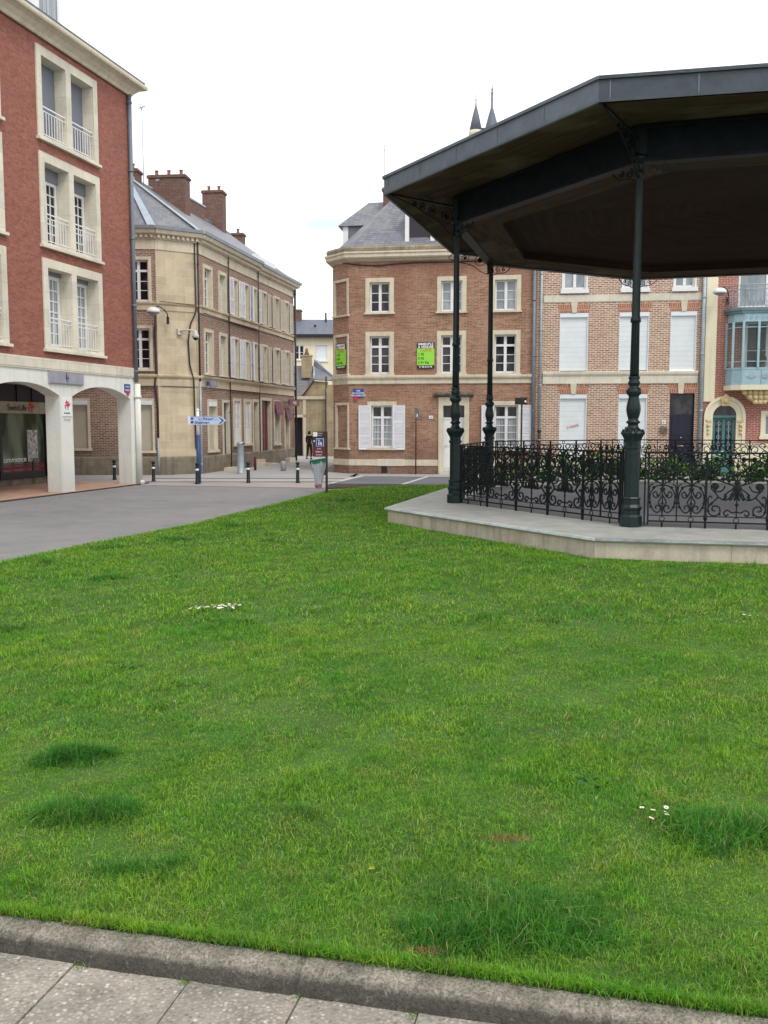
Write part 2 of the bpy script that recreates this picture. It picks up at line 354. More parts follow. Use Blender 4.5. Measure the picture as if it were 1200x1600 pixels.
def tag(o, label, cat, group=None, kind=None):
    o['label'] = label; o['category'] = cat
    if group: o['group'] = group
    if kind: o['kind'] = kind
    return o
def struct(o): o['kind'] = 'structure'; return o
def thing(name, label, cat, loc=(0, 0, 0), rz=0, group=None):
    o = bpy.data.objects.new(name, None); o.empty_display_size = .2; COL.objects.link(o)
    o.location = loc; o.rotation_euler = (0, 0, rz); return tag(o, label, cat, group)
def copy_tree(o, parent=None):
    c = o.copy(); COL.objects.link(c)
    if parent: c.parent = parent
    for ch in [x for x in bpy.data.objects if x.parent == o]: copy_tree(ch, c)
    return c
def text(name, s, size, mat, parent, loc, rx=PI / 2, rz=0, sx=1, bold=0, align='LEFT', depth=.002, ry=0):
    cu = bpy.data.curves.new(name, 'FONT'); cu.body = s; cu.size = size; cu.extrude = depth; cu.offset = bold; cu.align_x = align
    to = bpy.data.objects.new('tmp', cu); COL.objects.link(to)
    dg = bpy.context.evaluated_depsgraph_get(); me = bpy.data.meshes.new_from_object(to.evaluated_get(dg))
    bpy.data.objects.remove(to); me.materials.clear(); me.materials.append(M[mat]); me.name = name
    o = bpy.data.objects.new(name, me); COL.objects.link(o); o.parent = parent; o.location = loc
    o.rotation_euler = (rx, ry, rz); o.scale = (sx, 1, 1); return o

class Frame:      # a facade plane: local x along it, -y outwards, z up
    def __init__(s, parent, loc=(0, 0), ang=0): s.p = parent; s.loc = (loc[0], loc[1], 0); s.rz = R(ang)
    def put(s, mb, name, mats, bevel=0): return mb.build(name, mats, s.p, s.loc, s.rz, bevel)

def wall_panel(mb, u0, u1, z0, z1, ops, y=0, depth=.2, mi=0):
    us = sorted({u0, u1, *[v for o in ops for v in o[:2]]}); zs = sorted({z0, z1, *[v for o in ops for v in o[2:4]]})
    us = [u for u in us if u0 <= u <= u1]; zs = [z for z in zs if z0 <= z <= z1]
    for a, b in zip(us, us[1:]):
        for c, d in zip(zs, zs[1:]):
            m = ((a + b) / 2, (c + d) / 2)
            if any(o[0] < m[0] < o[1] and o[2] < m[1] < o[3] for o in ops): continue
            mb.quad((a, y, c), (b, y, c), (b, y, d), (a, y, d), mi)
    for a, b, c, d in [o[:4] for o in ops]:
        e = y + depth
        mb.quad((a, y, c), (a, y, d), (a, e, d), (a, e, c), mi); mb.quad((b, y, c), (b, e, c), (b, e, d), (b, y, d), mi)
        mb.quad((a, y, d), (b, y, d), (b, e, d), (a, e, d), mi); mb.quad((a, y, c), (a, e, c), (b, e, c), (b, y, c), mi)

def joinery(fr, win, u0, u1, z0, z1, y, cols=2, rows=3, transom=0, mat='white_paint', glass='glass_dark', fw=.055, bar=.022, name='frame', tglass=None):
    mb = MB(); yb = y + .05
    mb.box(u0, u0 + fw, y, yb, z0, z1); mb.box(u1 - fw, u1, y, yb, z0, z1)
    mb.box(u0 + fw, u1 - fw, y, yb, z0, z0 + fw * 1.3); mb.box(u0 + fw, u1 - fw, y, yb, z1 - fw, z1)
    zt = z1 - transom if transom else z1 - fw
    if transom: mb.box(u0 + fw, u1 - fw, y - .012, yb, zt - .04, zt + .035)
    um = (u0 + u1) / 2
    if cols >= 2: mb.box(um - .05, um + .05, y - .010, yb, z0 + fw * 1.3, z1 - fw)
    zlo = z0 + fw * 1.3; zhi = zt - .04 if transom else zt
    for i in range(1, rows):
        z = zlo + (zhi - zlo) * i / rows
        mb.box(u0 + fw, um - .05 if cols >= 2 else u1 - fw, y + .01, yb - .006, z - bar / 2, z + bar / 2)
        if cols >= 2: mb.box(um + .05, u1 - fw, y + .01, yb - .006, z - bar / 2, z + bar / 2)
    if cols == 4:
        for c in ((u0 + fw + um - .05) / 2, (um + .05 + u1 - fw) / 2): mb.box(c - bar / 2, c + bar / 2, y + .012, yb - .008, zlo, zhi)
    mb.build(name, mat, win)
    g = MB(); g.quad((u0 + .01, y + .03, z0 + .01), (u1 - .01, y + .03, z0 + .01), (u1 - .01, y + .03, zt), (u0 + .01, y + .03, zt))
    if zt < z1 - fw - .01: g.quad((u0 + .01, y + .03, zt), (u1 - .01, y + .03, zt), (u1 - .01, y + .03, z1 - .01), (u0 + .01, y + .03, z1 - .01), 1)
    g.build('pane', [glass, tglass or 'glass_dark'], win)

def shutter(win, u0, u1, z0, z1, y=-.045, mat='shutter_white', fmat='white_paint', fold=False, low=False):
    mb = MB(); w = .045; zm = z0 + (z1 - z0) * (.38 if not low else .33)
    for a, b in (((u0, u1),) if not fold else ((u0, (u0 + u1) / 2 - .004), ((u0 + u1) / 2 + .004, u1))):
        ww = w if not fold else w * .7
        mb.box(a, a + ww, y, y + .03, z0, z1, 1); mb.box(b - ww, b, y, y + .03, z0, z1, 1)
        for z in (z0, zm, z1 - .05): mb.box(a + ww, b - ww, y + .001, y + .029, z, z + .05, 1)
        if low: mb.box(a + ww, b - ww, y + .004, y + .024, z0 + .05, zm, 1)
        k = zm + .05
        z = (z0 + .05) if not low else k
        while z < z1 - .06:
            if not (zm - .03 < z < zm + .05):
                mb.add([(a + ww, y + .004, z), (b - ww, y + .004, z), (b - ww, y + .024, z + .034), (a + ww, y + .024, z + .034)], [(0, 1, 2, 3)], 0)
            z += .045
        mb.quad((a + ww, y + .026, z0 + .05), (b - ww, y + .026, z0 + .05), (b - ww, y + .026, z1 - .05), (a + ww, y + .026, z1 - .05), 0)
    return mb.build('shutter', [mat, fmat], win)

def window(fr, u0, u1, z0, z1, sw=.13, proj=.03, sill=.05, smat='stone_cream', inset=.16, joins=True, name='window', label=None, **kw):
    mb = MB(); q = .003
    if sw:
        mb.box(u0 - sw, u0 + q, -proj, inset, z0, z1); mb.box(u1 - q, u1 + sw, -proj, inset, z0, z1)
        mb.box(u0 - sw, u1 + sw, -proj, inset, z1 - q, z1 + sw)
    else:
        mb.box(u0, u0 + .02, .04, inset, z0, z1); mb.box(u1 - .02, u1, .04, inset, z0, z1); mb.box(u0 + .02, u1 - .02, .04, inset, z1 - .02, z1)
    w = fr.put(mb, name, smat)
    if sill:
        s_ = MB(); s_.box(u0 - sw - .04, u1 + sw + .04, -proj - .05, inset, z0 - sill, z0 - .001); s_.build('sill', smat, w)
    if joins: joinery(fr, w, u0 + .004, u1 - .004, z0 + .003, z1 - .004, inset - .05, **kw)
    if label: w['label'] = label
    return w

def pipe(fr, u, z0, z1, y=-.09, r=.045, mat='gutter_grey', name='downpipe', foot=False):
    mb = MB(); mb.tube([(u, y, z0), (u, y, z1)], r, 10)
    z = z0 + .3
    while z < z1: mb.lathe([(r * 1.25, 0), (r * 1.25, .05)], 10, (u, y, z)); mb.box(u - .012, u + .012, y, -.001, z + .01, z + .04); z += 1.9
    return fr.put(mb, name, mat)

def cornice(mb, prof, u0, u1, mi=0): mb.profile_x(prof, u0, u1, mi)
def ring_prof(mb, pts, prof, mi=0):     # profile (out,z) swept round a polyline of plan points; outward = right of travel
    n = len(pts); offs = []
    for i in range(n):
        def nrm(a, b):
            d = Vector((b[0] - a[0], b[1] - a[1])).normalized(); return Vector((d.y, -d.x))
        if i == 0: m = nrm(pts[0], pts[1])
        elif i == n - 1: m = nrm(pts[-2], pts[-1])
        else:
            a, b = nrm(pts[i - 1], pts[i]), nrm(pts[i], pts[i + 1]); m = (a + b); m = m / (m.dot(a))
        offs.append(m)
    k = len(prof); vs = []
    for p, o in zip(pts, offs): vs += [(p[0] + o.x * a, p[1] + o.y * a, z) for a, z in prof]
    fs = []
    for i in range(n - 1): fs += [(i * k + j, (i + 1) * k + j, (i + 1) * k + (j + 1) % k, i * k + (j + 1) % k) for j in range(k)]
    fs += [tuple(range(k)), tuple(n * k - 1 - j for j in range(k))]
    mb.add(vs, fs, mi)

# ================================================================== SETTING
mb = MB(); mb.slab([(-400, -60), (400, -60), (400, 700), (-400, 700)], -.6, -.15); struct(mb.build('ground', 'asphalt'))
mb = MB(); mb.add([(-58, 16.4, 0), (-.02, 2.945, 0), (58, -10.5, 0), (60, 70, 0), (-60, 70, 0)], [(0, 1, 2, 3, 4)]); struct(mb.build('road', 'asphalt'))
# pale paving of the crossing and the street between the houses
mb = MB(); mb.add([(-16, 28.6, .004), (-1.2, 28.6, .004), (-.9, 33.2, .004), (-2.3, 35, .004), (-2.2, 58, .004), (-8, 58, .004), (-7.4, 32.6, .004), (-16, 32.4, .004)], [(0, 1, 2, 3, 4, 5, 6, 7)])
mb.add([(-1.2, 31.6, .004), (14, 29.6, .004), (14, 31.3, .004), (-1.0, 33.5, .004)], [(0, 1, 2, 3)]); struct(mb.build('pavement', 'pave_pale'))
mb = MB(); mb.add([(-7.2, 27.1, .008), (-1.7, 25.9, .008), (-1.4, 28.5, .008), (-7.1, 28.7, .008)], [(0, 1, 2, 3)]); struct(mb.build('crossing', 'pave_pink'))
# raised pedestrian edge lines
mb = MB()
for y0, y1 in ((28.55, 28.68), (30.4, 30.48)): mb.box(-7.6, -1.3, y0, y1, 0, .022)
struct(mb.build('kerb_line', 'asphalt_dark'))
# parking bays with pale borders
mb = MB(); mb.add([(-1.55, 27.75, .008), (1.65, 27.2, .008), (4.2, 26.9, .008), (4.2, 31.2, .008), (-.75, 31.9, .008)], [(0, 1, 2, 3, 4)]); struct(mb.build('parking_bay', 'asphalt_dark'))
mb = MB()
def strip(a, b, w, z0=.0, z1=.014):
    a = Vector(a); b = Vector(b); d = (b - a).normalized(); n = Vector((-d.y, d.x)) * w / 2
    mb.slab([a - n, b - n, b + n, a + n], z0, z1)
strip((-1.75, 27.75), (5.2, 26.5), .14); strip((-1.62, 27.9), (-.72, 32.0), .14); strip((.55, 27.5), (1.5, 31.6), .12); strip((2.2, 27.2), (3.0, 31.3), .1); strip((-.72, 32.0), (5, 31.2), .1)
struct(mb.build('parking_border', 'border_white'))
mb = MB(); mb.slab([(-1.62, 25.6), (2.1, 26.9), (2.1, 27.02), (-1.62, 27.55)], 0, .03); struct(mb.build('soil_strip', 'soil'))
# foreground pavement slabs and kerb
kd = Vector((.974, -.2263)).normalized(); kn = Vector((-kd.y, kd.x)); ko = Vector((0, 2.930))
def kp(u, v): p = ko + kd * u + kn * v; return (p.x, p.y)
mb = MB(); mb.slab([kp(-12, -6), kp(12, -6), kp(12, -.09), kp(-12, -.09)], -.5, -.084)
struct(mb.build('pavement_bed', 'joint_dirt'))
mb = MB(); u = -9.125; i = 0
while u < 9:
    w = .395 if i % 5 else .43
    for r, (v0, v1) in enumerate(((-.62, -.098), (-1.14, -.628), (-1.66, -1.148))):
        s0 = u + (.2 * (r % 2))
        g = .002 + .003 * random.random(); dz = random.uniform(-.003, .003); j = [random.uniform(-.004, .004) for _ in range(4)]
        mb.slab([kp(s0 + g, v0 + j[0]), kp(s0 + w - g, v0 + j[1]), kp(s0 + w - g, v1 + j[2]), kp(s0 + g, v1 + j[3])], -.12, -.078 + dz)
    u += w; i += 1
o = mb.build('paving_slabs', 'aggregate'); struct(o)
bv = o.modifiers.new('bevel', 'BEVEL'); bv.width = .006; bv.segments = 2
# kerb: long rounded profile, finely subdivided and roughened, one joint per metre
mb = MB(); prof = [(-.104, -.12), (-.103, -.082), (-.100, -.066), (-.092, -.046), (-.080, -.028), (-.064, -.014), (-.046, -.005), (-.024, .001), (-.004, .003), (.010, -.001), (.016, -.12)]
us = np.concatenate([np.arange(-8, -2.6, .03), np.arange(-2.6, 2.6, .008), np.arange(2.6, 8, .03)]); vs = []; fs = []; k = len(prof)
ph = rng.uniform(0, 6, 8)
for a, uu in enumerate(us):
    jn = abs((uu + .28 + 50) % 1.0 - .0); jn = min(jn, 1 - jn); dip = .011 * (1 - jn / .014) + .003 if jn < .013 else 0
    wob = .003 * math.sin(uu * 3.1 + ph[0]) + .002 * math.sin(uu * 11 + ph[1])
    for b, (v, z) in enumerate(prof):
        nz = (rng.normal(0, .0007) + .0022 * math.sin(uu * 23 + b * 2.1 + ph[2]) * math.sin(uu * 7.3 + b + ph[3]) - (.005 if rng.random() < .012 else 0)) if 0 < b < k - 1 else 0
        cut = dip if 1 <= b <= 8 else 0
        p = ko + kd * uu + kn * (v + wob + nz + (cut * .6 if b < 5 else 0)); vs.append((p.x, p.y, z - cut + nz))
for a in range(len(us) - 1): fs += [(a * k + b, (a + 1) * k + b, (a + 1) * k + b + 1, a * k + b + 1) for b in range(k - 1)]
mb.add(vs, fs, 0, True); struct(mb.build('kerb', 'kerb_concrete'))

# lawn sheet
def lawn_h(x, y):
    return .018 * np.sin(x * 1.3 + y * .4) + .014 * np.sin(x * .5 - y * 1.1 + 1) + .01 * np.sin(x * 3.1 + y * 2.3) + .006 * np.sin(x * 6.7 - y * 5.1)
def seg_dist(x, y, pts):
    d = np.full(np.shape(x), 1e9)
    for (ax, ay), (bx_, by_) in zip(pts, pts[1:]):
        L2 = (bx_ - ax) ** 2 + (by_ - ay) ** 2; t = np.clip(((x - ax) * (bx_ - ax) + (y - ay) * (by_ - ay)) / L2, 0, 1)
        d = np.minimum(d, np.hypot(x - ax - t * (bx_ - ax), y - ay - t * (by_ - ay)))
    return d
def lawn_z(x, y):
    x = np.asarray(x, float); y = np.asarray(y, float)
    d = np.minimum(seg_dist(x, y, [kp(-8, 0), kp(14, 0)]), seg_dist(x, y, LEFT + FAR[1:]))
    PW = [(.02, 16.72), (2.77, 12.2), (8.13, 10.95), (13.0, 13.36), (14.55, 18.7), (11.9, 23.6), (6.5, 25.15), (1.6, 22.3), (.02, 16.72)]
    d = np.minimum(d, seg_dist(x, y, PW))
    return .006 + np.clip(d / .8, 0, 1) * (.030 + .5 * lawn_h(x, y))
LEFT = [(-6.9, 4.56), (-6.2, 7.5), (-5.45, 10.2), (-4.93, 11.8), (-4.4, 13.5), (-3.39, 16.3), (-2.09, 21.6), (-1.5, 24.3), (-1.3, 24.9)]
FAR = [(-1.3, 24.9), (-.6, 25.8), (0.1, 26.2), (1.2, 26.75), (2.4, 27.1), (6, 27.2), (16, 26)]
def in_poly(x, y, poly):
    c = np.zeros(np.shape(x), bool); n = len(poly); j = n - 1
    for i in range(n):
        xi, yi = poly[i]; xj, yj = poly[j]
        c ^= ((yi > y) != (yj > y)) & (x < (xj - xi) * (y - yi) / (yj - yi + 1e-12) + xi); j = i
    return c
LAWN = [kp(-7.6, .006), kp(14, .006), (18, 10), (16, 26)] + FAR[::-1][1:] + LEFT[::-1]
step = .2; xs = np.arange(-7.2, 17, step); ys = np.arange(-1, 27.6, step)
mb = MB(); vid = {}
def lv(x, y):
    key = (round(float(x), 3), round(float(y), 3))
    if key not in vid: vid[key] = len(mb.v); mb.v.append((float(x), float(y), 0.0))
    return vid[key]
bm = bmesh.new(); bvs = [bm.verts.new((x, y, 0)) for x, y in LAWN]; bm.faces.new(bvs)
for X in np.arange(-6.8, 16, .5): bmesh.ops.bisect_plane(bm, geom=bm.verts[:] + bm.edges[:] + bm.faces[:], plane_co=(X, 0, 0), plane_no=(1, 0, 0))
for Y in np.arange(0, 27, .5): bmesh.ops.bisect_plane(bm, geom=bm.verts[:] + bm.edges[:] + bm.faces[:], plane_co=(0, Y, 0), plane_no=(0, 1, 0))
inner = set(v for v in bm.verts if not v.is_boundary)
for v in bm.verts: v.co.z = float(lawn_z(v.co.x, v.co.y)) if v in inner else .006
me = bpy.data.meshes.new('lawn'); bm.to_mesh(me); bm.free(); me.materials.append(M['lawn_soil'])
lo = bpy.data.objects.new('lawn', me); COL.objects.link(lo); struct(lo)

# ================================================================== RED BRICK CORNER BLOCK WITH ARCADE (left)
b1 = thing('brick_building', 'red brick apartment block standing on white arches, with paired stone framed windows', 'building', (-7.33, 27.55, 0), R(75.5))
F = Frame(b1)
bays = [(-4.37, -1.68), (-8.47, -5.77)]
rows = [(8.77, 10.95, 'shut'), (6.20, 8.43, 'half'), (3.66, 5.88, 'net')]
ops = [(a + .1, b - .1, z0 + .03, z1 - .1) for a, b in bays for z0, z1, _ in rows]
mb = MB(); wall_panel(mb, -16, -.0, 3.42, 11.2, ops, 0, .3)
mb.quad((0, 0, 3.42), (0, 11, 3.42), (0, 11, 11.2), (0, 0, 11.2)); mb.quad((-16, 11, 3.42), (-16, 0, 3.42), (-16, 0, 11.2), (-16, 11, 11.2)); mb.quad((0, 11, 3.42), (-16, 11, 3.42), (-16, 11, 11.2), (0, 11, 11.2))
F.put(mb, 'wall', 'brick_red')
def railing(w, a, b, z0, h, y):
    r = MB(); r.box(a, b, y, y + .025, z0 + h, z0 + h + .03); r.box(a, b, y + .003, y + .02, z0 + h - .1, z0 + h - .08); r.box(a, b, y + .003, y + .02, z0 + .05, z0 + .07)
    n = int((b - a) / .105)
    for i in range(1, n): x = a + (b - a) * i / n; r.box(x - .008, x + .008, y + .005, y + .018, z0 + .07, z0 + h - .1)
    return r.build('railing', 'white_paint', w)
for a, b in bays:
    for z0, z1, st in rows:
        m_ = MB(); o1 = (a + .2, a + 1.23); o2 = (b - 1.24, b - .2); zt = z1 - .22; zb_ = z0 + .07
        m_.box(a, o1[0], -.035, .42, z0, z1); m_.box(o1[1], o2[0], -.035, .42, z0, zt); m_.box(o2[1], b, -.035, .42, z0, z1)
        m_.box(o1[0], o2[1], -.035, .42, zt, z1)
        w = F.put(m_, 'window', 'stone_dressed')
        s_ = MB(); s_.box(a - .05, b + .05, -.10, .42, z0 - .07, z0 - .001); s_.box(o1[0], o1[1], -.03, .42, z0, zb_); s_.box(o2[0], o2[1], -.03, .42, z0, zb_); s_.build('sill', 'stone_dressed', w)
        for c, d in (o1, o2):
            ztop = zt
            if st == 'shut':
                s_ = MB(); s_.box(c + .004, d - .004, .30, .34, zb_, zt); s_.build('roller_shutter', 'roller_grey', w)
            else:
                hh = .30 if st == 'half' else .10
                s_ = MB(); s_.box(c + .004, d - .004, .28, .34, zt - hh, zt - .002); s_.build('roller_shutter', 'roller_grey', w); ztop = zt - hh
                if c > -6: joinery(F, w, c + .01, d - .01, zb_, ztop, .33, cols=4, rows=6, glass='glass_dark' if st == 'half' else 'glass_curtain', fw=.09, bar=.03)
            railing(w, c, d, zb_, .70, .02)
# stone band, arcade front
mb = MB(); mb.box(-16, .03, -.04, .5, 3.17, 3.42); mb.box(-16, .025, -.03, .5, 3.13, 3.168); F.put(mb, 'string_course', 'stone_dressed')
def arch_front(mb, u0, u1, zs, za, ztop, y0, y1, n=18):
    pts = []
    for i in range(n + 1):
        t_ = i / n; x = u0 + (u1 - u0) * t_; pts.append((x, zs + (za - zs) * (1 - abs(2 * t_ - 1) ** 2.2)))
    for (xa, za_), (xb, zb_) in zip(pts, pts[1:]):
        mb.quad((xa, y0, za_), (xb, y0, zb_), (xb, y0, ztop), (xa, y0, ztop)); mb.quad((xa, y1, za_), (xa, y1, ztop), (xb, y1, ztop), (xb, y1, zb_))
        mb.quad((xa, y0, za_), (xa, y1, za_), (xb, y1, zb_), (xb, y0, zb_))
mb = MB(); pill = [(-.30, .0), (-3.81, -3.24), (-7.36, -6.8), (-10.9, -10.35), (-14.5, -13.9)]
for a, b in pill: mb.box(a, b, 0, .42, 0, 2.51); mb.box(a, b, 0, .42, 2.51, 3.128)
for (a, _), (_, b) in zip(pill, pill[1:]): arch_front(mb, b, a, 2.51, 2.80, 3.128, 0, .42)
mb.quad((0, .42, 2.9), (0, 11, 2.9), (0, 11, 3.128), (0, .42, 3.128)); mb.quad((0, 3.6, 0), (0, 11, 0), (0, 11, 2.9), (0, 3.6, 2.9))
mb.box(-.5, -.0, 2.68, 2.98, 0, 2.9)
F.put(mb, 'arcade', 'stucco_white')
mb = MB(); mb.quad((-16, .4, 2.92), (0, .4, 2.92), (0, 11, 2.92), (-16, 11, 2.92)); F.put(mb, 'arcade_ceiling', 'stucco_white')
# shop front inside the arcade
mb = MB(); mb.box(-16, -.5, 2.72, 2.95, .0, .26, 0); mb.box(-16, -.5, 2.66, 2.72, .24, .42, 1); mb.box(-16, -.5, 2.66, 2.7, 2.40, 2.90, 1)
for u in (-.62, -2.75, -4.9, -7.0): mb.box(u, u + .12, 2.62, 2.72, .26, 2.1, 1)
for u in (-1.2, -1.9): mb.box(u, u + .04, 2.63, 2.66, 2.42, 2.9, 1)
sf = F.put(mb, 'shop_front', ['stone_grime', 'shop_frame'])
mb = MB(); mb.quad((-16, 2.69, .42), (-.6, 2.69, .42), (-.6, 2.69, 2.1), (-16, 2.69, 2.1)); mb.build('pane', 'glass_shop', sf)
mb = MB(); mb.box(-16, -.5, 2.63, 2.70, 2.09, 2.42); mb.build('sign_band', 'shop_beige', sf)
mb = MB()
for z, h in ((.42, .05), (.50, .10), (.63, .03)): mb.box(-7, -.65, 2.675, 2.685, z, z + h)
mb.build('red_stripe', 'red_paint', sf)
text('sign_lettering', 'SwissLife', .25, 'sign_black', sf, (-2.36, 2.62, 2.17), sx=.97)
def flame_logo(parent, x, y, z, s, mat='sign_red'):
    mb = MB()
    for pts in ([(-.30, .1), (-.05, .42), (.0, .2), (.25, .30), (.12, .12), (-.1, .1)], [(-.42, -.05), (-.12, .05), (.42, .16), (.30, .02), (-.1, -.06)], [(-.30, -.36), (-.16, -.05), (-.02, -.02), (.05, -.40), (.14, -.02), (.30, -.10), (.26, .02), (-.3, -.02)]):
        mb.prism([(x + a * s, z + b * s) for a, b in pts], y - .004, y)
        y -= .003
    return mb.build('logo', mat, parent)
flame_logo(sf, -1.28, 2.622, 2.27, .44)
text('window_lettering', 'commence ici.', .22, 'sign_white', sf, (-2.64, 2.67, .72), sx=1.15)
# poster stand in the shop window
ps = thing('poster_stand', 'narrow black and white poster on a stand inside the shop window', 'poster', b1.matrix_world @ Vector((0, 0, 0)), R(75.5))
def loc_in(root, x, y): c, s_ = math.cos(root.rotation_euler.z), math.sin(root.rotation_euler.z); return (root.location.x + x * c - y * s_, root.location.y + x * s_ + y * c)
px_, py_ = loc_in(b1, -1.22, 2.66); ps.location = (px_, py_, .0)
t = NT('poster_print'); o = t.coords(); t.link(t.ramp(t.noise(9, o, 5, .7), [(.4, (.12, .12, .12)), (.6, (.62, .63, .6))]), t.b.inputs['Base Color'])
mb = MB(); mb.box(-.22, .22, .0, .02, .92, 1.62); mb.build('poster', 'poster_print', ps)
mb = MB(); mb.box(-.23, .23, .0, .02, .80, .915); mb.box(-.24, -.22, .0, .025, .8, 1.64); mb.box(.22, .24, .0, .025, .8, 1.64); mb.build('frame', 'plaque_grey', ps)
mb = MB(); mb.box(-.03, .03, .0, .02, .43, .80); mb.build('stand', 'shop_frame', ps)
# cornice, roof, dormer
mb = MB(); prof = [(0, 11.2), (.05, 11.12), (.09, 11.13), (.13, 11.2), (.24, 11.30), (.33, 11.34), (.40, 11.36), (.42, 11.40), (.42, 11.47), (0, 11.5)]
ring_prof(mb, [(-16, 0), (0, 0), (0, 11)], prof); F.put(mb, 'cornice', 'stone_cream')
mb = MB(); ring_prof(mb, [(-16, 0), (-.12, 0), (-.12, 11)], [(.1, 11.5), (.39, 11.475), (.41, 11.53), (.1, 11.56)]); F.put(mb, 'gutter', 'gutter_grey')
mb = MB(); mb.add([(-16, -.3, 11.52), (.25, -.3, 11.52), (.25, 11.3, 11.52), (-16, 11.3, 11.52), (-16, 5.5, 13.6), (-3.5, 5.5, 13.6)], [(0, 1, 5, 4), (1, 2, 5), (2, 3, 4, 5), (3, 0, 4)]); rf = F.put(mb, 'roof', 'slate_tiles')
mb = MB(); mb.box(-3.45, -2.4, .55, 3.2, 11.5, 13.9); mb.box(-3.55, -2.3, .47, 3.2, 13.9, 14.02); mb.build('dormer', 'white_paint', rf)
mb = MB(); mb.box(-3.3, -2.55, .53, .56, 12.0, 13.7); dp = mb.build('dormer_window', 'glass_curtain', rf)
pipe(F, -.05, 3.0, 11.15, -.075, .06, 'gutter_grey')
mb = MB(); mb.tube([(-.02, -.09, .02), (-.02, -.09, 2.96)], .085, 10); mb.lathe([(.11, 0), (.11, .07)], 10, (-.02, -.09, 2.55)); mb.tube([(-.02, -.09, .1), (-.02, -.22, .04)], .075, 8)
F.put(mb, 'pipe_shoe', 'stucco_white')
mb = MB(); mb.box(-.30, -.16, -.012, -.0, 0, 3.12); F.put(mb, 'corner_strip', 'stucco_white')
# things fixed to the arcade
def on(root, x, y, z): a, b = loc_in(root, x, y); return (a, b, z)
pq = thing('wall_plaque', 'long weathered grey metal plaque with a small crest above the pillar of the arcade', 'plaque', on(b1, -3.52, -.001, 2.96), R(75.5))
mb = MB(); mb.box(-.76, .76, -.05, 0, -.15, .16); mb.box(-.72, .70, -.065, -.05, -.135, -.10); mb.build('plate', 'plaque_grey', pq)
mb = MB(); mb.prism([(-.04, .14), (.05, .10), (.07, -.02), (0, -.10), (-.07, -.02)], -.06, -.052); mb.build('crest', 'sign_blue', pq)
mb = MB(); mb.prism([(-.02, .16), (.04, .12), (.02, .02), (-.03, .05)], -.066, -.061); mb.prism([(-.03, -.02), (.03, -.02), (.03, -.06), (-.03, -.06)], -.066, -.061); mb.build('crest_detail', 'ink_orange', pq)
sg = thing('pillar_sign', 'small white shop sign with red leaf emblem fixed on the near arcade pillar', 'sign', on(b1, -3.51, -.001, 2.25), R(75.5))
mb = MB(); mb.box(-.20, .20, -.02, 0, -.26, .22); mb.build('plate', 'sign_white', sg); flame_logo(sg, 0, -.021, .03, .34)
text('lettering', 'SwissLife', .075, 'sign_black', sg, (-.16, -.022, -.2))
text('lettering', '2ème étage', .06, 'plaque_grey', sg, (-.16, -.022, -.36))
sg = thing('street_name_plate', 'blue street name plate with crest on the white corner arch of the arcade', 'street sign', on(b1, -.46, -.001, 2.80), R(75.5))
mb = MB(); mb.box(-.16, .16, -.015, 0, -.1, .14); mb.build('plate', 'sign_blue', sg)
text('lettering', 'PLACE', .075, 'sign_white', sg, (0, -.017, .04), align='CENTER'); text('lettering', 'GOBLET', .075, 'sign_white', sg, (0, -.017, -.06), align='CENTER')
mb = MB(); mb.prism([(-.07, -.06), (.09, -.06), (.09, -.15), (.01, -.21), (-.07, -.15)], -.022, -.018); mb.build('crest', 'sign_red', sg)
# arcade floor
mb = MB(); mb.box(-16, .35, -.10, 5, -.1, .035); o = mb.build('arcade_floor', 'arcade_tiles', None, b1.location, R(75.5)); struct(o)
mb = MB(); mb.box(-16, .40, -.16, -.101, -.1, .030); o = mb.build('kerb_edge', 'soil', None, b1.location, R(75.5)); struct(o)

# ================================================================== STONE CORNERED BUILDING ALONG THE STREET
b2 = thing('corner_building', 'brown brick building with blank stone cut corner, slate roof and tall chimneys', 'building', (-7.91, 32.75, 0), 0)
Ff = Frame(b2, (0, 0), 3); Fc = Frame(b2, (0, 0), 32.46); c1x, c1y = 1.57 * math.cos(R(32.46)), 1.57 * math.sin(R(32.46)); Fs = Frame(b2, (c1x, c1y), 78.9)
# front, seen past and through the arcade
fo = [(-.95, -.24, 3.68, 5.10), (-.95, -.24, 6.02, 7.44), (-3.15, -2.45, .95, 2.6), (-.95, -.22, .86, 2.6), (-3.15, -2.45, 3.68, 5.10), (-3.15, -2.45, 6.02, 7.44)]
mb = MB(); wall_panel(mb, -9, 0, 0, 7.8, fo, 0, .2); Ff.put(mb, 'wall', 'brick_brown')
for i, (a, b, c, d) in enumerate(fo):
    if i in (2, 3):
        w = window(Ff, a, b, c, d, sw=.08, sill=.09, smat='stone_cream', inset=.15, joins=False)
        s_ = MB(); s_.box(a + .01, b - .01, .10, .13, c, d - .02); s_.build('roller_shutter', 'roller_beige', w); s_ = MB(); s_.box(a, b, -.05, .1, d - .14, d - .002); s_.build('shutter_box', 'roller_white', w)
    else: window(Ff, a, b, c, d, sw=.10, sill=.05, rows=3, transom=.36, glass='glass_dark')
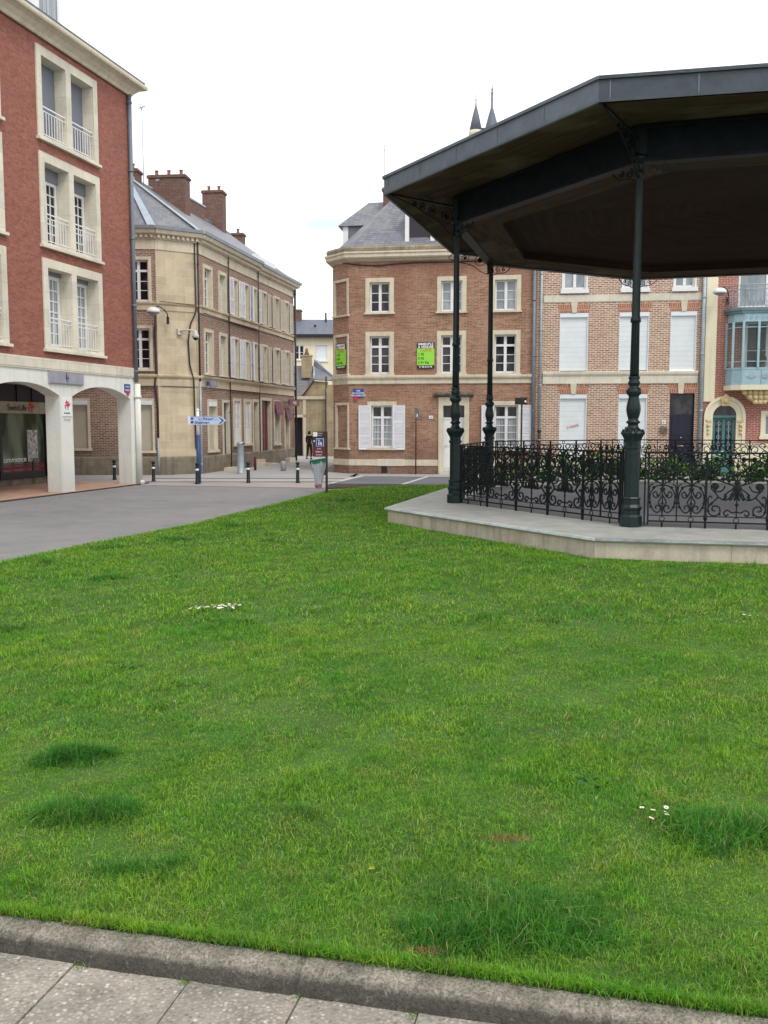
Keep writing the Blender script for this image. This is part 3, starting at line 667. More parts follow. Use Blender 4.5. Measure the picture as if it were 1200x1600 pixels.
def bands(fr, a, b, pl=True, e0=0.0, e1=0.0, off=0.0):
    o_ = -off
    mb = MB(); mb.profile_x([(o_, 3.12), (o_ - .04, 3.12), (o_ - .04, 3.38), (o_ - .10, 3.42), (o_ - .12, 3.46), (o_ - .12, 3.50), (o_, 3.53)], a - e0, b + e1); fr.put(mb, 'string_course', 'stone_block')
    mb = MB(); mb.profile_x([(o_, 5.73), (o_ - .03, 5.73), (o_ - .03, 5.90), (o_ - .08, 5.95), (o_ - .08, 5.99), (o_, 6.0)], a - e0, b + e1); fr.put(mb, 'string_course', 'stone_block')
    if pl: mb = MB(); mb.profile_x([(o_, 0), (o_ - .05, 0), (o_ - .05, .60), (o_ - .02, .64), (o_, .64)], a - e0, b + e1); fr.put(mb, 'plinth', 'stone_dark')
bands(Ff, -9, 0); 
mb = MB(); wall_panel(mb, 0, 1.57, 0, 7.8, []); Fc.put(mb, 'stone_corner', 'stone_block')
mb = MB(); mb.box(0, .06, -.03, 0, .3, 7.75); mb.box(1.45, 1.57, -.03, 0, .3, 7.75); Fc.put(mb, 'corner_pilaster', 'stone_block')
bands(Fc, 0, 1.57, True, .02, .03)
mb = MB(); mb.box(.0, 1.57, -.045, 0, .0, .34); Fc.put(mb, 'brick_base', 'brick_brown')
# side facade
U = 11.7
tops = [(.50, 1.17), (2.0, 2.62), (3.42, 3.95), (4.70, 5.22), (5.78, 6.28), (7.04, 7.57), (8.75, 9.40), (10.30, 10.85)]
gops = [(.70, 1.45, .84, 2.6), (2.22, 2.82, .05, 2.6), (3.38, 4.08, .98, 2.7), (4.62, 5.32, .98, 2.7), (5.72, 6.27, .3, 2.7), (6.75, 8.00, .0, 2.8), (8.55, 9.30, .9, 2.75), (10.15, 10.75, .2, 2.3)]
so = [(a, b, 3.60, 5.12) for a, b in tops] + [(a, b, 6.03, 7.40) for a, b in tops] + gops
mb = MB(); wall_panel(mb, 0, U, 0, 7.8, so, 0, .2)
mb.quad((U, 0, 0), (U, 6, 0), (U, 6, 8.4), (U, 0, 8.4)); Fs.put(mb, 'wall', 'brick_brown')
bands(Fs, 0, 2.85); bands(Fs, 2.85, 6.35, off=.05); bands(Fs, 6.35, U)
for r, (z0, z1) in enumerate(((3.60, 5.12), (6.03, 7.40))):
    for i, (a, b) in enumerate(tops):
        w = window(Fs, a, b, z0, z1, sw=.12 if i < 2 else .09, sill=.05, smat='stone_cream', inset=.2, rows=3, transom=.32, glass='glass_dark' if i < 3 else 'glass_curtain')
        if 2 <= i <= 4:
            shutter(w, a - .50, a - .04, z0, z1 + .04, -.09); shutter(w, b + .04, b + .42, z0, z1 + .04, -.09)
        if i >= 5:
            shutter(w, a - .48, a - .04, z0, z1 + .02, -.09, 'shutter_cream', 'shutter_cream'); shutter(w, b + .04, b + .48, z0, z1 + .02, -.09, 'shutter_cream', 'shutter_cream')
for i, (a, b, z0, z1) in enumerate(gops):
    if i == 0:
        w = window(Fs, a, b, z0, z1, sw=.10, sill=.10, inset=.15, joins=False); s_ = MB(); s_.box(a + .01, b - .01, .1, .13, z0, z1 - .02); s_.build('roller_shutter', 'roller_beige', w)
        s_ = MB(); s_.box(a, b, -.05, .1, z1 - .16, z1 - .002); s_.build('shutter_box', 'roller_white', w)
    elif i in (2, 3):
        w = window(Fs, a, b, z0, z1, sw=.10, sill=.08, inset=.15, joins=False); shutter(w, a + .01, b - .01, z0, z1, .02, fold=True, low=True); s_ = MB(); s_.box(a, b, .08, .1, z0, z1); s_.build('back_board', 'shop_frame', w)
    elif i in (1, 4, 5, 7):
        mb = MB(); mb.box(a - .12, a + .002, -.03, .2, 0, z1); mb.box(b - .002, b + .12, -.03, .2, 0, z1); mb.box(a - .12, b + .12, -.03, .2, z1, z1 + .12)
        mt = {1: 'door_navy', 4: 'door_navy', 5: 'red_paint', 7: 'shutter_cream'}[i]
        d_ = Fs.put(mb, 'door', 'stone_cream'); d_['label'] = {1: 'dark narrow door', 4: 'dark narrow door', 5: 'large dark red carriage door', 7: 'cream door under a maroon awning'}[i]
        s_ = MB(); s_.box(a, b, .14, .19, z0, z1)
        nn = 2 if i != 5 else 4
        for k in range(nn):
            for zz0, zz1 in ((z0 + .15, z0 + (z1 - z0) * .42), (z0 + (z1 - z0) * .48, z1 - .15)):
                x0 = a + .06 + (b - a - .06) * k / nn; s_.box(x0, x0 + (b - a) / nn - .1, .125, .14, zz0, zz1)
        s_.build('door_leaf', mt, d_)
        s_ = MB(); s_.box(a - .15, b + .15, -.28, .14, 0.001, max(.12, z0 - .002) if i != 5 else .06)
        if i == 4: s_.box(a - .15, b + .15, -.5, -.28, .001, .14)
        s_.build('step', 'stone_cream', d_)
    else:
        w = window(Fs, a, b, z0, z1, sw=.10, sill=.08, rows=1, inset=.15, glass='glass_curtain')
def awning(fr, a, b, z0, z1, y1=.16):
    mb = MB(); mb.prism_ = None
    mb.add([(a, -.04, z1), (b, -.04, z1), (b, -y1, z0 + .1), (a, -y1, z0 + .1), (a, -.04, z0 + .1), (b, -.04, z0 + .1), (a, -y1, z0), (b, -y1, z0)], [(0, 3, 2, 1), (0, 4, 3), (1, 2, 5), (3, 6, 7, 2)]); return fr.put(mb, 'awning', 'maroon')
awning(Fs, 8.50, 9.35, 2.2, 2.82); awning(Fs, 10.08, 10.85, 1.98, 2.55)
# frieze, cornice, dentils
for fr, a, b, e0, e1 in ((Ff, -9, 0, 0, .05), (Fc, 0, 1.57, .05, .06), (Fs, 0, 6.35, .06, 0), (Fs, 6.35, U, 0, .25)):
    dz = .0 if not (fr is Fs and a > 1) else -.06
    mb = MB(); mb.profile_x([(.2, 7.79), (-.03, 7.79), (-.03, 8.14 + dz), (.2, 8.14 + dz)], a, b); fr.put(mb, 'frieze', 'stone_cream')
    mb = MB(); mb.profile_x([(.2, 8.14 + dz), (-.08, 8.14 + dz), (-.08, 8.28 + dz), (-.24, 8.31 + dz), (-.28, 8.40 + dz), (-.28, 8.44 + dz), (.2, 8.46 + dz)], a - e0, b + e1)
    n = int((b - a) / .17)
    for i in range(n): x = a + (b - a) * (i + .5) / n; mb.box(x - .045, x + .045, -.17, -.081, 8.18 + dz, 8.285 + dz)
    fr.put(mb, 'cornice', 'stone_cream')
    mb = MB(); mb.profile_x([(-.16, 8.445 + dz), (-.33, 8.445 + dz), (-.36, 8.55 + dz), (-.31, 8.55 + dz), (-.28, 8.48 + dz)], a - e0 * 1.5, b + e1 * 1.4); fr.put(mb, 'gutter', 'zinc')
# roof in building coordinates
sd = Vector((math.cos(R(78.9)), math.sin(R(78.9)))); sn = Vector((-sd.y, sd.x)); c1 = Vector((c1x, c1y)); e = 8.46
def S(u, v, z): p = c1 + sd * u + sn * v; return (p.x, p.y, z)
apex = (-1.75, 2.85, 11.05); rend = S(U + .2, 3.2, 10.9); fl = (-9, -.6, e); fr0 = (-.02, -.2, e); fr1 = S(-.1, -.2, e); fend = S(U + .2, -.22, e)
mb = MB(); mb.add([fl, fr0, fr1, fend, rend, apex, (-9, 2.85, 11.05)], [(0, 1, 5, 6), (1, 2, 5), (2, 3, 4, 5)])
mb.add([rend, apex, (-9, 2.85, 11.05), (-9, 7, e), S(U + .2, 6.4, e), (-5.2, 7, e)], [(1, 0, 4, 5), (2, 1, 5, 3)])
roof2 = mb.build('roof', 'slate_tiles', b2)
mb = MB()
def flash(a, b, w):
    a, b = Vector(a), Vector(b); d = (b - a).normalized(); n = Vector((-d.y, d.x, 0)).normalized() * w / 2; k = Vector((0, 0, .05)) + Vector((0, -.03, 0))
    mb.add([a - n * .5 + k, b - n + k, b + n + k, a + n * .5 + k], [(0, 1, 2, 3)])
flash(apex, fr0, .30); flash(apex, fr1, .22); mb.tube([Vector(apex) + Vector((0, 0, .03)), Vector(rend) + Vector((0, 0, .03))], .06, 6)
mb.build('hip_flashing', 'zinc', roof2)
mb = MB(); q0, q1 = S(2.2, 3.25, 0), S(8.5, 3.2, 0)
def wallbar(mb, a, b, w, z0, z1, mi=0):
    a = Vector(a[:2]); b = Vector(b[:2]); d = (b - a).normalized(); n = Vector((-d.y, d.x)) * w / 2; mb.slab([a - n, b - n, b + n, a + n], z0, z1, mi)
wallbar(mb, S(3.6, 3.25, 0), S(8.3, 3.2, 0), .35, 10.6, 11.35); wallbar(mb, S(3.6, 3.25, 0), S(8.3, 3.2, 0), .42, 11.35, 11.42, 1)
mb.build('parapet', ['brick_chimney', 'zinc'], roof2)
mb = MB(); mb.add([S(6.3, -.1, 8.48), S(9.0, -.1, 8.48), S(9.0, .9, 9.2), S(6.3, .9, 9.2)], [(0, 1, 2, 3)])
wallbar(mb, S(5.6, -.12, 0), S(8.4, -.12, 0), .12, 8.5, 8.78); mb.build('zinc_flashing', 'sign_white', roof2)
def chimney(parent, cx, cy, w, d, z0, z1, pots, rz=0, name='chimney'):
    mb = MB(); mb.box(-w / 2, w / 2, -d / 2, d / 2, z0, z1 - .12); mb.box(-w / 2 - .05, w / 2 + .05, -d / 2 - .05, d / 2 + .05, z1 - .12, z1 - .04); mb.box(-w / 2 - .02, w / 2 + .02, -d / 2 - .02, d / 2 + .02, z1 - .04, z1)
    for i in range(pots): x = -w / 2 + w * (i + .5) / pots; mb.lathe([(.08, 0), (.09, .03), (.07, .08), (.065, .19), (.085, .22), (.085, .24)], 10, (x, 0, z1), 1)
    return mb.build(name, ['brick_chimney', 'terracotta'], parent, (cx, cy, 0), rz)
X0, Y0 = -7.91, 32.75
chimney(roof2, -8.55 - X0, 38 - Y0, 1.50, .62, 9.4, 11.58, 3, R(-6)); chimney(roof2, -7.84 - X0, 44 - Y0, .95, .6, 9.4, 12.45, 2, R(-6))
chimney(roof2, -7.45 - X0, 48.5 - Y0, .62, .5, 9.4, 11.45, 1, R(-6)); chimney(roof2, -10.1 - X0, 36.6 - Y0, 1.5, .55, 9.6, 11.45, 3, R(-4))
# pipes and cables of this building
pipe(Fc, 1.53, 3.3, 8.3, -.07, .03, 'black_pipe'); pipe(Fc, 1.53, .02, 3.3, -.08, .04, 'steel_post'); pipe(Fs, 2.82, .02, 8.3, -.08, .022, 'black_pipe'); pipe(Fs, 6.33, .02, 8.2, -.08, .022, 'black_pipe'); pipe(Fs, U - .05, .02, 8.3, -.10, .05, 'black_pipe')
mb = MB(); mb.tube([(1.42, -.04, 8.2), (1.44, -.05, 5.9), (1.38, -.12, 5.7), (1.20, -.09, 5.3), (1.12, -.05, 4.7), (1.16, -.05, 3.9), (1.27, -.13, 3.35), (1.30, -.08, 2.3), (1.34, -.06, .9)], .028, 6); Fc.put(mb, 'cable', 'black_pipe')
mb = MB(); mb.tube([(-.02, -.03, 5.6), (-.06, -.04, 4.8), (-.03, -.04, 3.6), (-.08, -.12, 3.2), (-.02, -.04, 2.4), (-.02, -.04, 1.1)], .035, 6); mb.tube([(-.02, -.05, 1.3), (-.02, -.05, .0)], .04, 6, 1); Ff.put(mb, 'cable', ['black_pipe', 'steel_post'])
mb = MB(); mb.tube([(-6, -.06, 3.10), (-.1, -.06, 3.08)], .02, 5); Ff.put(mb, 'cable', 'black_pipe')
mb = MB(); mb.tube([(.1, -.14, 3.10), (1.3, -.14, 3.08)], .015, 5); mb.tube([(.1, -.1, 6.02), (1.45, -.1, 5.98)], .012, 5); Fc.put(mb, 'cable', 'black_pipe')
mb = MB(); mb.tube([(0, -.16, 3.52), (3, -.19, 3.55), (6.3, -.19, 3.53), (11.6, -.16, 3.55)], .02, 5); mb.tube([(0, -.16, 5.72), (2, -.1, 5.73), (2.9, -.14, 5.71), (6.3, -.14, 5.73), (11.6, -.1, 5.7)], .018, 5); Fs.put(mb, 'cable', 'black_pipe')

def f_world(root, fr, x, y, z):
    v = Vector((fr.loc[0] + x * math.cos(fr.rz) - y * math.sin(fr.rz), fr.loc[1] + x * math.sin(fr.rz) + y * math.cos(fr.rz)))
    a, b = loc_in(root, v.x, v.y); return (a, b, z), root.rotation_euler.z + fr.rz
p, rz = f_world(b2, Fs, 10.7, -.3, 2.78)
sg = thing('shop_sign', 'dark maroon shop sign board hanging over the awnings at the end of the side facade', 'sign', p, rz)
mb = MB(); mb.box(-.85, .75, -.03, .02, -.14, .14); mb.build('board', 'sign_maroon', sg); text('lettering', 'KLARI', .2, 'sign_white', sg, (-.3, -.034, -.07))
mb = MB(); mb.box(-.8, -.77, .02, .3, .0, .03); mb.box(.6, .63, .02, .3, .0, .03); mb.build('bracket', 'black_pipe', sg)
# antenna on the roof
p = (-9.06, 36.0, 10.6); an = thing('roof_antenna', 'tall thin antenna mast rising beside the widest chimney', 'antenna', p)
mb = MB(); mb.tube([(0, 0, 0), (0, 0, 3.0)], .016, 6); mb.build('mast', 'steel_post', an)
mb = MB(); mb.tube([(-.14, 0, 2.95), (.14, 0, 3.03)], .02, 5); mb.tube([(0, -.1, 2.9), (.05, .1, 3.05)], .02, 5); mb.tube([(-.08, 0, 3.1), (-.02, 0, 2.9)], .02, 5); mb.build('aerial', 'steel_post', an)
def street_lamp_wall(label, p, rz, s=1):
    l = thing('wall_lamp', label, 'street lamp', p, rz)
    mb = MB(); mb.tube([(.0, 0, -.35), (.0, -.10, -.05), (-.1, -.3, .12), (-.28, -.5, .22), (-.42, -.6, .16), (-.46, -.62, .0)], .022, 8); mb.box(-.05, .05, -.05, 0, -.45, -.15); mb.build('arm', 'black_pipe', l)
    mb = MB(); mb.lathe([(.27, -.06), (.28, 0), (.24, .09), (.14, .15), (.05, .17)], 18, (-.46, -.62, 0)); mb.build('lamp_shade', 'lamp_white', l)
    mb = MB(); mb.lathe([(.05, -.15), (.16, -.12), (.24, -.062)], 18, (-.46, -.62, 0)); mb.build('lamp_glass', 'glass_pale', l)
    l.scale = (s, s, s); return l
p, rz = f_world(b2, Ff, .40, -.03, 5.62); street_lamp_wall('white bowl street lamp on a curved arm beside the blank stone corner', p, rz, .85)
# security camera
p, rz = f_world(b2, Fc, 1.0, -.02, 4.98)
cc = thing('security_camera', 'cream dome security camera bracketed to the blank stone corner', 'camera', p, rz)
mb = MB(); mb.box(-.28, -.12, -.10, 0, -.06, .14); mb.tube([(-.2, -.1, .06), (.05, -.3, .10), (.22, -.42, .06)], .03, 8); mb.tube([(-.2, -.06, -.02), (.1, -.25, -.02)], .015, 6); mb.build('bracket', 'stucco_white', cc)
mb = MB(); mb.lathe([(.03, .08), (.07, .02), (.12, -.10), (.12, -.18)], 14, (.24, -.44, 0)); mb.build('housing', 'stucco_white', cc)
mb = MB(); mb.lathe([(.10, -.181), (.07, -.24), (.01, -.27)], 12, (.24, -.44, 0)); mb.build('dome', 'glass_dark', cc)
p, rz = f_world(b2, Fs, .35, -.12, 3.26)
al = thing('alarm_box', 'small blue and pale alarm boxes under the string course beside the corner downpipe', 'alarm box', p, rz)
mb = MB(); mb.box(-.10, .06, -.08, 0, -.10, .06, 0); mb.box(.35, .5, -.12, 0, -.1, .1, 1); mb.box(.75, .9, -.1, 0, -.1, .08, 1); mb.build('casing', ['sign_blue', 'plaque_grey'], al)

# ================================================================== MIDDLE BRICK HOUSE (for sale)
b3 = thing('brick_house', 'three storey brown brick house with cut corner, pale window frames and slate mansard roof', 'house', (-1.25, 33.59, 0), R(-8))
G = Frame(b3); Gc = Frame(b3, (0, 0), -45)
cx_, cy_ = -1.02 * math.cos(R(-45)), -1.02 * math.sin(R(-45)); 
W = [(.745, 1.475), (3.29, 4.03), (5.16, 5.92)]
go = [(a, b, 3.56, 4.90) for a, b in W] + [(a, b, 5.72, 6.78) for a, b in W] + [(.80, 1.58, .93, 2.45), (5.19, 6.02, .93, 2.45), (3.38, 4.14, .10, 2.44)]
mb = MB(); wall_panel(mb, 0, 6.62, 0, 7.55, go + [(1.16, 1.38, .02, .27)], 0, .2); G.put(mb, 'wall', 'brick_old')
mb = MB(); co = [(-.86, -.10, 3.58, 4.92), (-.86, -.10, 5.68, 6.86), (-.78, -.10, .93, 2.47)]
wall_panel(mb, -1.02, 0, 0, 7.55, [(a, b, c, d) for a, b, c, d in co], 0, .06); Gc.put(mb, 'wall', 'brick_old')
for a, b, c, d in co:
    w = window(Gc, a, b, c, d, sw=.085, proj=.03, sill=.06, inset=.05, joins=False, name='blind_window'); s_ = MB(); s_.quad((a, .04, c), (b, .04, c), (b, .04, d), (a, .04, d)); s_.build('brick_infill', 'brick_old', w)
# hidden side and back
mb = MB(); mb.add([(cx_, cy_, 0), (cx_ - .05, 9, 0), (cx_ - .05, 9, 7.6), (cx_, cy_, 7.6), (12.2, 9, 0), (12.2, 9, 7.6)], [(1, 0, 3, 2), (4, 1, 2, 5)]); mb.build('wall', 'brick_old', b3)
mb = MB(); mb.box(1.17, 1.37, .06, .1, .03, .26); G.put(mb, 'cellar_vent', 'shop_frame')
for r, (z0, z1) in enumerate(((3.56, 4.90), (5.72, 6.78))):
    for i, (a, b) in enumerate(W):
        window(G, a, b, z0, z1, sw=.145, proj=.035, sill=.06, inset=.17, rows=3, transom=.36 if r == 0 else 0, glass='glass_pale' if (r == 1 and i > 0) else 'glass_dark')
def sh_pair(w, a, b, z0, z1, wd=.44): shutter(w, a - wd - .01, a - .005, z0 - .06, z1, -.07); shutter(w, b + .005, b + wd + .01, z0 - .06, z1, -.07)
w = window(G, .80, 1.58, .93, 2.45, sw=.14, proj=.02, sill=.07, rows=4, transom=.42, inset=.16, glass='glass_curtain'); sh_pair(w, .80, 1.58, .93, 2.45)
w = window(G, 5.19, 6.02, .93, 2.45, sw=.14, proj=.02, sill=.07, rows=4, transom=.42, inset=.16, glass='glass_curtain'); sh_pair(w, 5.19, 6.02, .93, 2.45)
mb = MB(); mb.box(3.22, 3.383, -.05, .2, 0, 2.73); mb.box(4.137, 4.30, -.05, .2, 0, 2.73); mb.box(3.383, 4.137, -.05, .2, 2.44, 2.73); d_ = G.put(mb, 'door', 'stone_cream')
s_ = MB(); s_.box(3.385, 4.135, .12, .17, .1, 1.95); s_.box(3.385, 4.135, .10, .17, 1.95, 2.02)
for x in (3.46, 3.80):
    for z0, z1 in ((.22, .85), (1.0, 1.85)): s_.box(x, x + .26, .105, .12, z0, z1)
lf = s_.build('door_leaf', 'white_paint', d_); s_ = MB(); s_.quad((3.39, .14, 2.02), (4.13, .14, 2.02), (4.13, .14, 2.44), (3.39, .14, 2.44)); s_.build('transom_pane', 'glass_dark', d_)
s_ = MB(); s_.box(3.45, 3.5, .06, .12, 1.0, 1.04); s_.build('handle', 'brass', d_); s_ = MB(); s_.box(3.3, 4.2, -.2, .12, .001, .1); s_.build('step', 'stone_cream', d_)
s_ = MB(); s_.profile_x([(0, 2.735), (-.1, 2.76), (-.2, 2.82), (-.2, 2.88), (0, 2.92)], 3.05, 4.45); s_.build('door_hood', 'stone_grime', d_)
for fr, a, b, e0, e1 in ((G, 0, 6.5, .03, 0), (Gc, -1.02, 0, .0, .03)):
    mb = MB(); mb.profile_x([(0, 3.20), (-.05, 3.22), (-.05, 3.36), (-.10, 3.40), (-.12, 3.44), (-.12, 3.50), (0, 3.52)], a - e0, b + e1); fr.put(mb, 'string_course', 'stone_cream')
for a, b in ((0, 3.21), (4.31, 6.62)):
    mb = MB(); mb.box(a, b, -.02, 0, .30, .52); G.put(mb, 'plinth_band', 'stone_cream')
mb = MB(); mb.box(-1.02, 0, -.02, 0, .30, .52); Gc.put(mb, 'plinth_band', 'stone_cream')
mb = MB(); mb.box(1.02, 2.0, -.035, -.02, .29, .54); G.put(mb, 'rendered_patch', 'stone_dressed')
mb = MB(); pl = [(6.63, 0), (0, 0), (cx_, cy_), (cx_ - .03, 9)]
cp = [(0, 7.50), (.04, 7.52), (.08, 7.56), (.20, 7.59), (.24, 7.63), (.24, 7.72), (.28, 7.76), (.28, 7.82), (0, 7.86)]
ring_prof(mb, [(cx_ - .03, 9), (cx_, cy_), (0, 0), (6.63, 0)], cp); mb.build('cornice', 'stone_cream', b3)
mb = MB(); ring_prof(mb, [(cx_ - .03, 9), (cx_, cy_), (0, 0), (6.63, 0)], [(0, 7.86), (.20, 7.85), (.22, 7.94), (.18, 8.02), (0, 8.02)]); mb.build('gutter', 'stone_dark', b3)
mb = MB(); mb.tube([(-.2, -.02, 7.46), (.5, -.03, 7.38), (1.1, -.03, 7.35), (1.7, -.03, 7.40), (2.4, -.03, 7.43), (6.5, -.03, 7.42)], .022, 6); G.put(mb, 'cable', 'black_pipe')
# roof
mb = MB(); z8 = 8.0; A0 = (cx_ + .05, cy_ + .1, z8); A1 = (-.0, .05, z8); A2 = (6.62, .05, z8); ap = (1.55, 1.95, 10.3); A3 = (6.62, 1.95, 10.3); Bk = (cx_, 9, z8); apb = (1.55, 5.5, 10.3)
mb.add([A0, A1, A2, A3, ap, Bk, apb, (6.62, 5.5, 10.3), (6.62, 9, z8)], [(0, 1, 4), (1, 2, 3, 4), (5, 0, 4, 6), (4, 3, 7, 6), (6, 7, 8, 5)]); rf3 = mb.build('roof', 'slate_tiles', b3)
mb = MB()
def dormer(x0, x1, y0, z0, z1, yb, closed=False):
    mb.box(x0, x0 + .14, y0, yb, z0, z1); mb.box(x1 - .14, x1, y0, yb, z0, z1); mb.box(x0 + .14, x1 - .14, y0, yb, z1 - .16, z1); mb.box(x0 + .14, x1 - .14, y0, yb, z0, z0 + .1)
    mb.box(x0 - .08, x1 + .08, y0 - .07, yb + .2, z1, z1 + .09, 0)
dormer(1.98, 3.02, .22, 8.1, 9.25, 1.6); dm = mb.build('dormer', 'white_paint', rf3)
mb = MB(); mb.quad((2.1, .34, 8.2), (2.9, .34, 8.2), (2.9, .34, 9.1), (2.1, .34, 9.1)); mb.build('dormer_window', 'shop_frame', rf3)
mb = MB(); mb.box(-.55, 1.3, 1.9, 4.6, 8.4, 9.15, 0); mb.box(-.55, -.35, 1.86, 1.9, 8.4, 9.15, 1); mb.build('dormer', ['zinc_dark', 'white_paint'], rf3)
mb = MB(); mb.add([(-.72, 1.75, 9.13), (1.4, 1.75, 9.13), (1.4, 4.7, 9.13), (-.72, 4.7, 9.13), (.25, 3.0, 10.22), (1.4, 3.0, 10.25)], [(0, 1, 5, 4), (0, 4, 3), (3, 4, 5, 2), (0, 3, 2, 1)]); mb.build('dormer_roof', 'slate_tiles', rf3)
chimney(rf3, 1.18, 2.5, .55, .45, 9.6, 10.6, 0, 0)
p = on(b3, .92, 2.6, 10.1); an = thing('roof_mast', 'thin roof mast standing next to the small red chimney of the middle house', 'antenna', p)
mb = MB(); mb.tube([(0, 0, 0), (0, 0, 2.15)], .014, 5); mb.tube([(-.1, 0, 1.9), (.3, 0, 2.1)], .01, 5); mb.build('mast', 'steel_post', an)
pipe(G, 6.52, .02, 7.5, -.10, .055, 'gutter_grey')
# banners, plates
def banner(fr, u0, u1, z0, z1, label):
    p, rz = f_world(b3, fr, (u0 + u1) / 2, -.035, z0); w = u1 - u0; h = z1 - z0
    s = thing('sale_banner', label, 'banner', p, rz)
    mb = MB(); mb.box(-w / 2, w / 2, -.012, 0, h * .12, h * .76, 0); mb.box(-w / 2, w / 2, -.012, 0, h * .76, h, 1); mb.box(-w / 2, w / 2, -.012, 0, 0, h * .12, 1); mb.build('sheet', ['sign_green', 'sign_black'], s)
    k = w / .61
    for tx, z, sz, mt, sx in (('IMMEUBLE', .885, .115, 'sign_white', 1.02), ('A VENDRE', .775, .115, 'sign_white', 1.02), ('7 APPTS', .645, .11, 'ink_orange', 1.05)): text('lettering', tx, sz, mt, s, (0, -.014, h * z), sx=sx * k, bold=.004, align='CENTER')
    for tx, z in (('1 F3', .50), ('3 F2', .34), ('3 F1 Bis', .18)): text('lettering', tx, .115, 'ink_green', s, (-w / 2 + .035, -.014, h * z), sx=1.05 * k, bold=.004)
    text('lettering', '06 08 52 70 70', .075, 'sign_white', s, (0, -.014, h * .03), sx=1.0 * k, bold=.003, align='CENTER')
banner(G, 2.45, 3.06, 3.75, 4.66, 'green for sale banner on the wide brick wall between the windows')
banner(Gc, -.76, -.15, 3.78, 4.68, 'green for sale banner covering the blind window of the cut corner')
p, rz = f_world(b3, G, .34, -.02, 2.86)
sg = thing('street_name_plate', 'blue street name plate on the brown brick house above the shutters', 'street sign', p, rz)
mb = MB(); mb.box(-.19, .19, -.015, 0, -.12, .18); mb.build('plate', 'sign_blue', sg); mb = MB(); mb.prism([(-.16, -.1), (-.02, -.1), (-.02, -.2), (-.09, -.26), (-.16, -.2)], -.022, -.016); mb.build('crest', 'sign_red', sg)
for k, tx in enumerate(('RUE', 'DU CLOITRE', "DE L'HORLOGE")): text('lettering', tx, .075, 'sign_white', sg, (0, -.017, .09 - .085 * k), align='CENTER', bold=.002)
p, rz = f_world(b3, G, 2.95, -.02, 2.02); sg = thing('house_number', 'small white house number plate beside the white door', 'number plate', p, rz)
mb = MB(); mb.box(-.07, .07, -.012, 0, -.05, .06); mb.build('plate', 'sign_white', sg); text('lettering', '10', .09, 'sign_blue', sg, (0, -.014, -.03), align='CENTER')

# ================================================================== SHUTTERED TERRACE HOUSE
b4 = thing('terraced_house', 'orange brick terraced house with white roller shutters drawn down and navy door', 'house', on(b3, 0, 0, 0), R(-8)); H4 = Frame(b4)
rs = [(7.40, 8.37), (9.41, 10.41), (11.11, 11.97)]
ho = [(a, b, 3.60, 5.60) for a, b in rs] + [(a + .1, b - .1, 6.40, 7.9) for a, b in rs] + [(rs[0][0] + .04, rs[0][1], .60, 2.82), (rs[1][0] + .03, rs[1][1], .60, 2.82), (11.16, 11.98, .15, 2.83)]
mb = MB(); wall_panel(mb, 6.62, 12.22, 0, 8.9, ho, 0, .2); H4.put(mb, 'wall', 'brick_orange')
mb = MB(); mb.box(6.62, 12.22, .2, 9, 8.2, 8.9); H4.put(mb, 'wall', 'brick_orange')
for i, (a, b, z0, z1) in enumerate(ho[:3] + ho[6:8]):
    w = window(H4, a, b, z0, z1, sw=0, sill=.05 if i > 2 else 0, inset=.1, joins=False, smat='white_paint')
    s_ = MB(); s_.box(a + .02, b - .02, .055, .08, z0 + .03, z1 - .13); s_.build('roller_shutter', 'roller_slats', w); s_ = MB(); s_.box(a + .003, b - .003, -.02, .08, z1 - .15, z1 - .01); s_.build('shutter_box', 'roller_white', w)
    s_ = MB(); s_.box(a + .003, a + .03, .0, .08, z0, z1 - .15); s_.box(b - .03, b - .003, .0, .08, z0, z1 - .15); s_.build('guide_rail', 'roller_white', w)
    # brick voussoirs and keystone
    s_ = MB(); c = (a + b) / 2; s_.prism([(a + .0, z1 + .005), (c - .08, z1 + .005), (c - .10, z1 + .29), (a - .08, z1 + .29)], -.012, -.0005); s_.prism([(c + .08, z1 + .005), (b, z1 + .005), (b + .08, z1 + .29), (c + .10, z1 + .29)], -.012, -.0005); s_.build('brick_arch', 'brick_voussoir', w)
    s_ = MB(); s_.prism([(c - .08, z1), (c + .08, z1), (c + .11, z1 + .36), (c - .11, z1 + .36)], -.045, -.0); s_.build('keystone', 'stone_cream', w)
for a, b, z0, z1 in ho[3:6]: window(H4, a, b, z0, z1, sw=.05, sill=.14, inset=.15, rows=1, glass='glass_pale', smat='white_paint')
mb = MB(); mb.box(6.85, 12.1, -.02, 0, 5.97, 6.21); H4.put(mb, 'string_course', 'stone_dressed')
mb = MB(); mb.profile_x([(0, 3.18), (-.04, 3.18), (-.04, 3.42), (-.09, 3.50), (-.10, 3.58), (0, 3.6)], 6.85, 12.05); H4.put(mb, 'string_course', 'stone_dressed')
mb = MB(); mb.profile_x([(0, 0), (-.04, 0), (-.04, .5), (0, .52)], 6.62, 11.1); H4.put(mb, 'plinth', 'stone_cream')
mb = MB(); mb.box(11.16, 11.18, .0, .16, .15, 2.83); mb.box(11.96, 11.98, .0, .16, .15, 2.83); mb.box(11.18, 11.96, .0, .16, 2.80, 2.83); d_ = H4.put(mb, 'door', 'shop_frame')
s_ = MB(); s_.box(11.18, 11.96, .12, .17, .15, 2.12)
for z0, z1 in ((.3, .75), (.85, 1.25), (1.4, 2.0)): s_.box(11.27, 11.87, .10, .12, z0, z1)
s_.build('door_leaf', 'door_navy', d_); s_ = MB(); s_.quad((11.18, .14, 2.12), (11.96, .14, 2.12), (11.96, .14, 2.8), (11.18, .14, 2.8)); s_.build('transom_pane', 'glass_dark', d_)
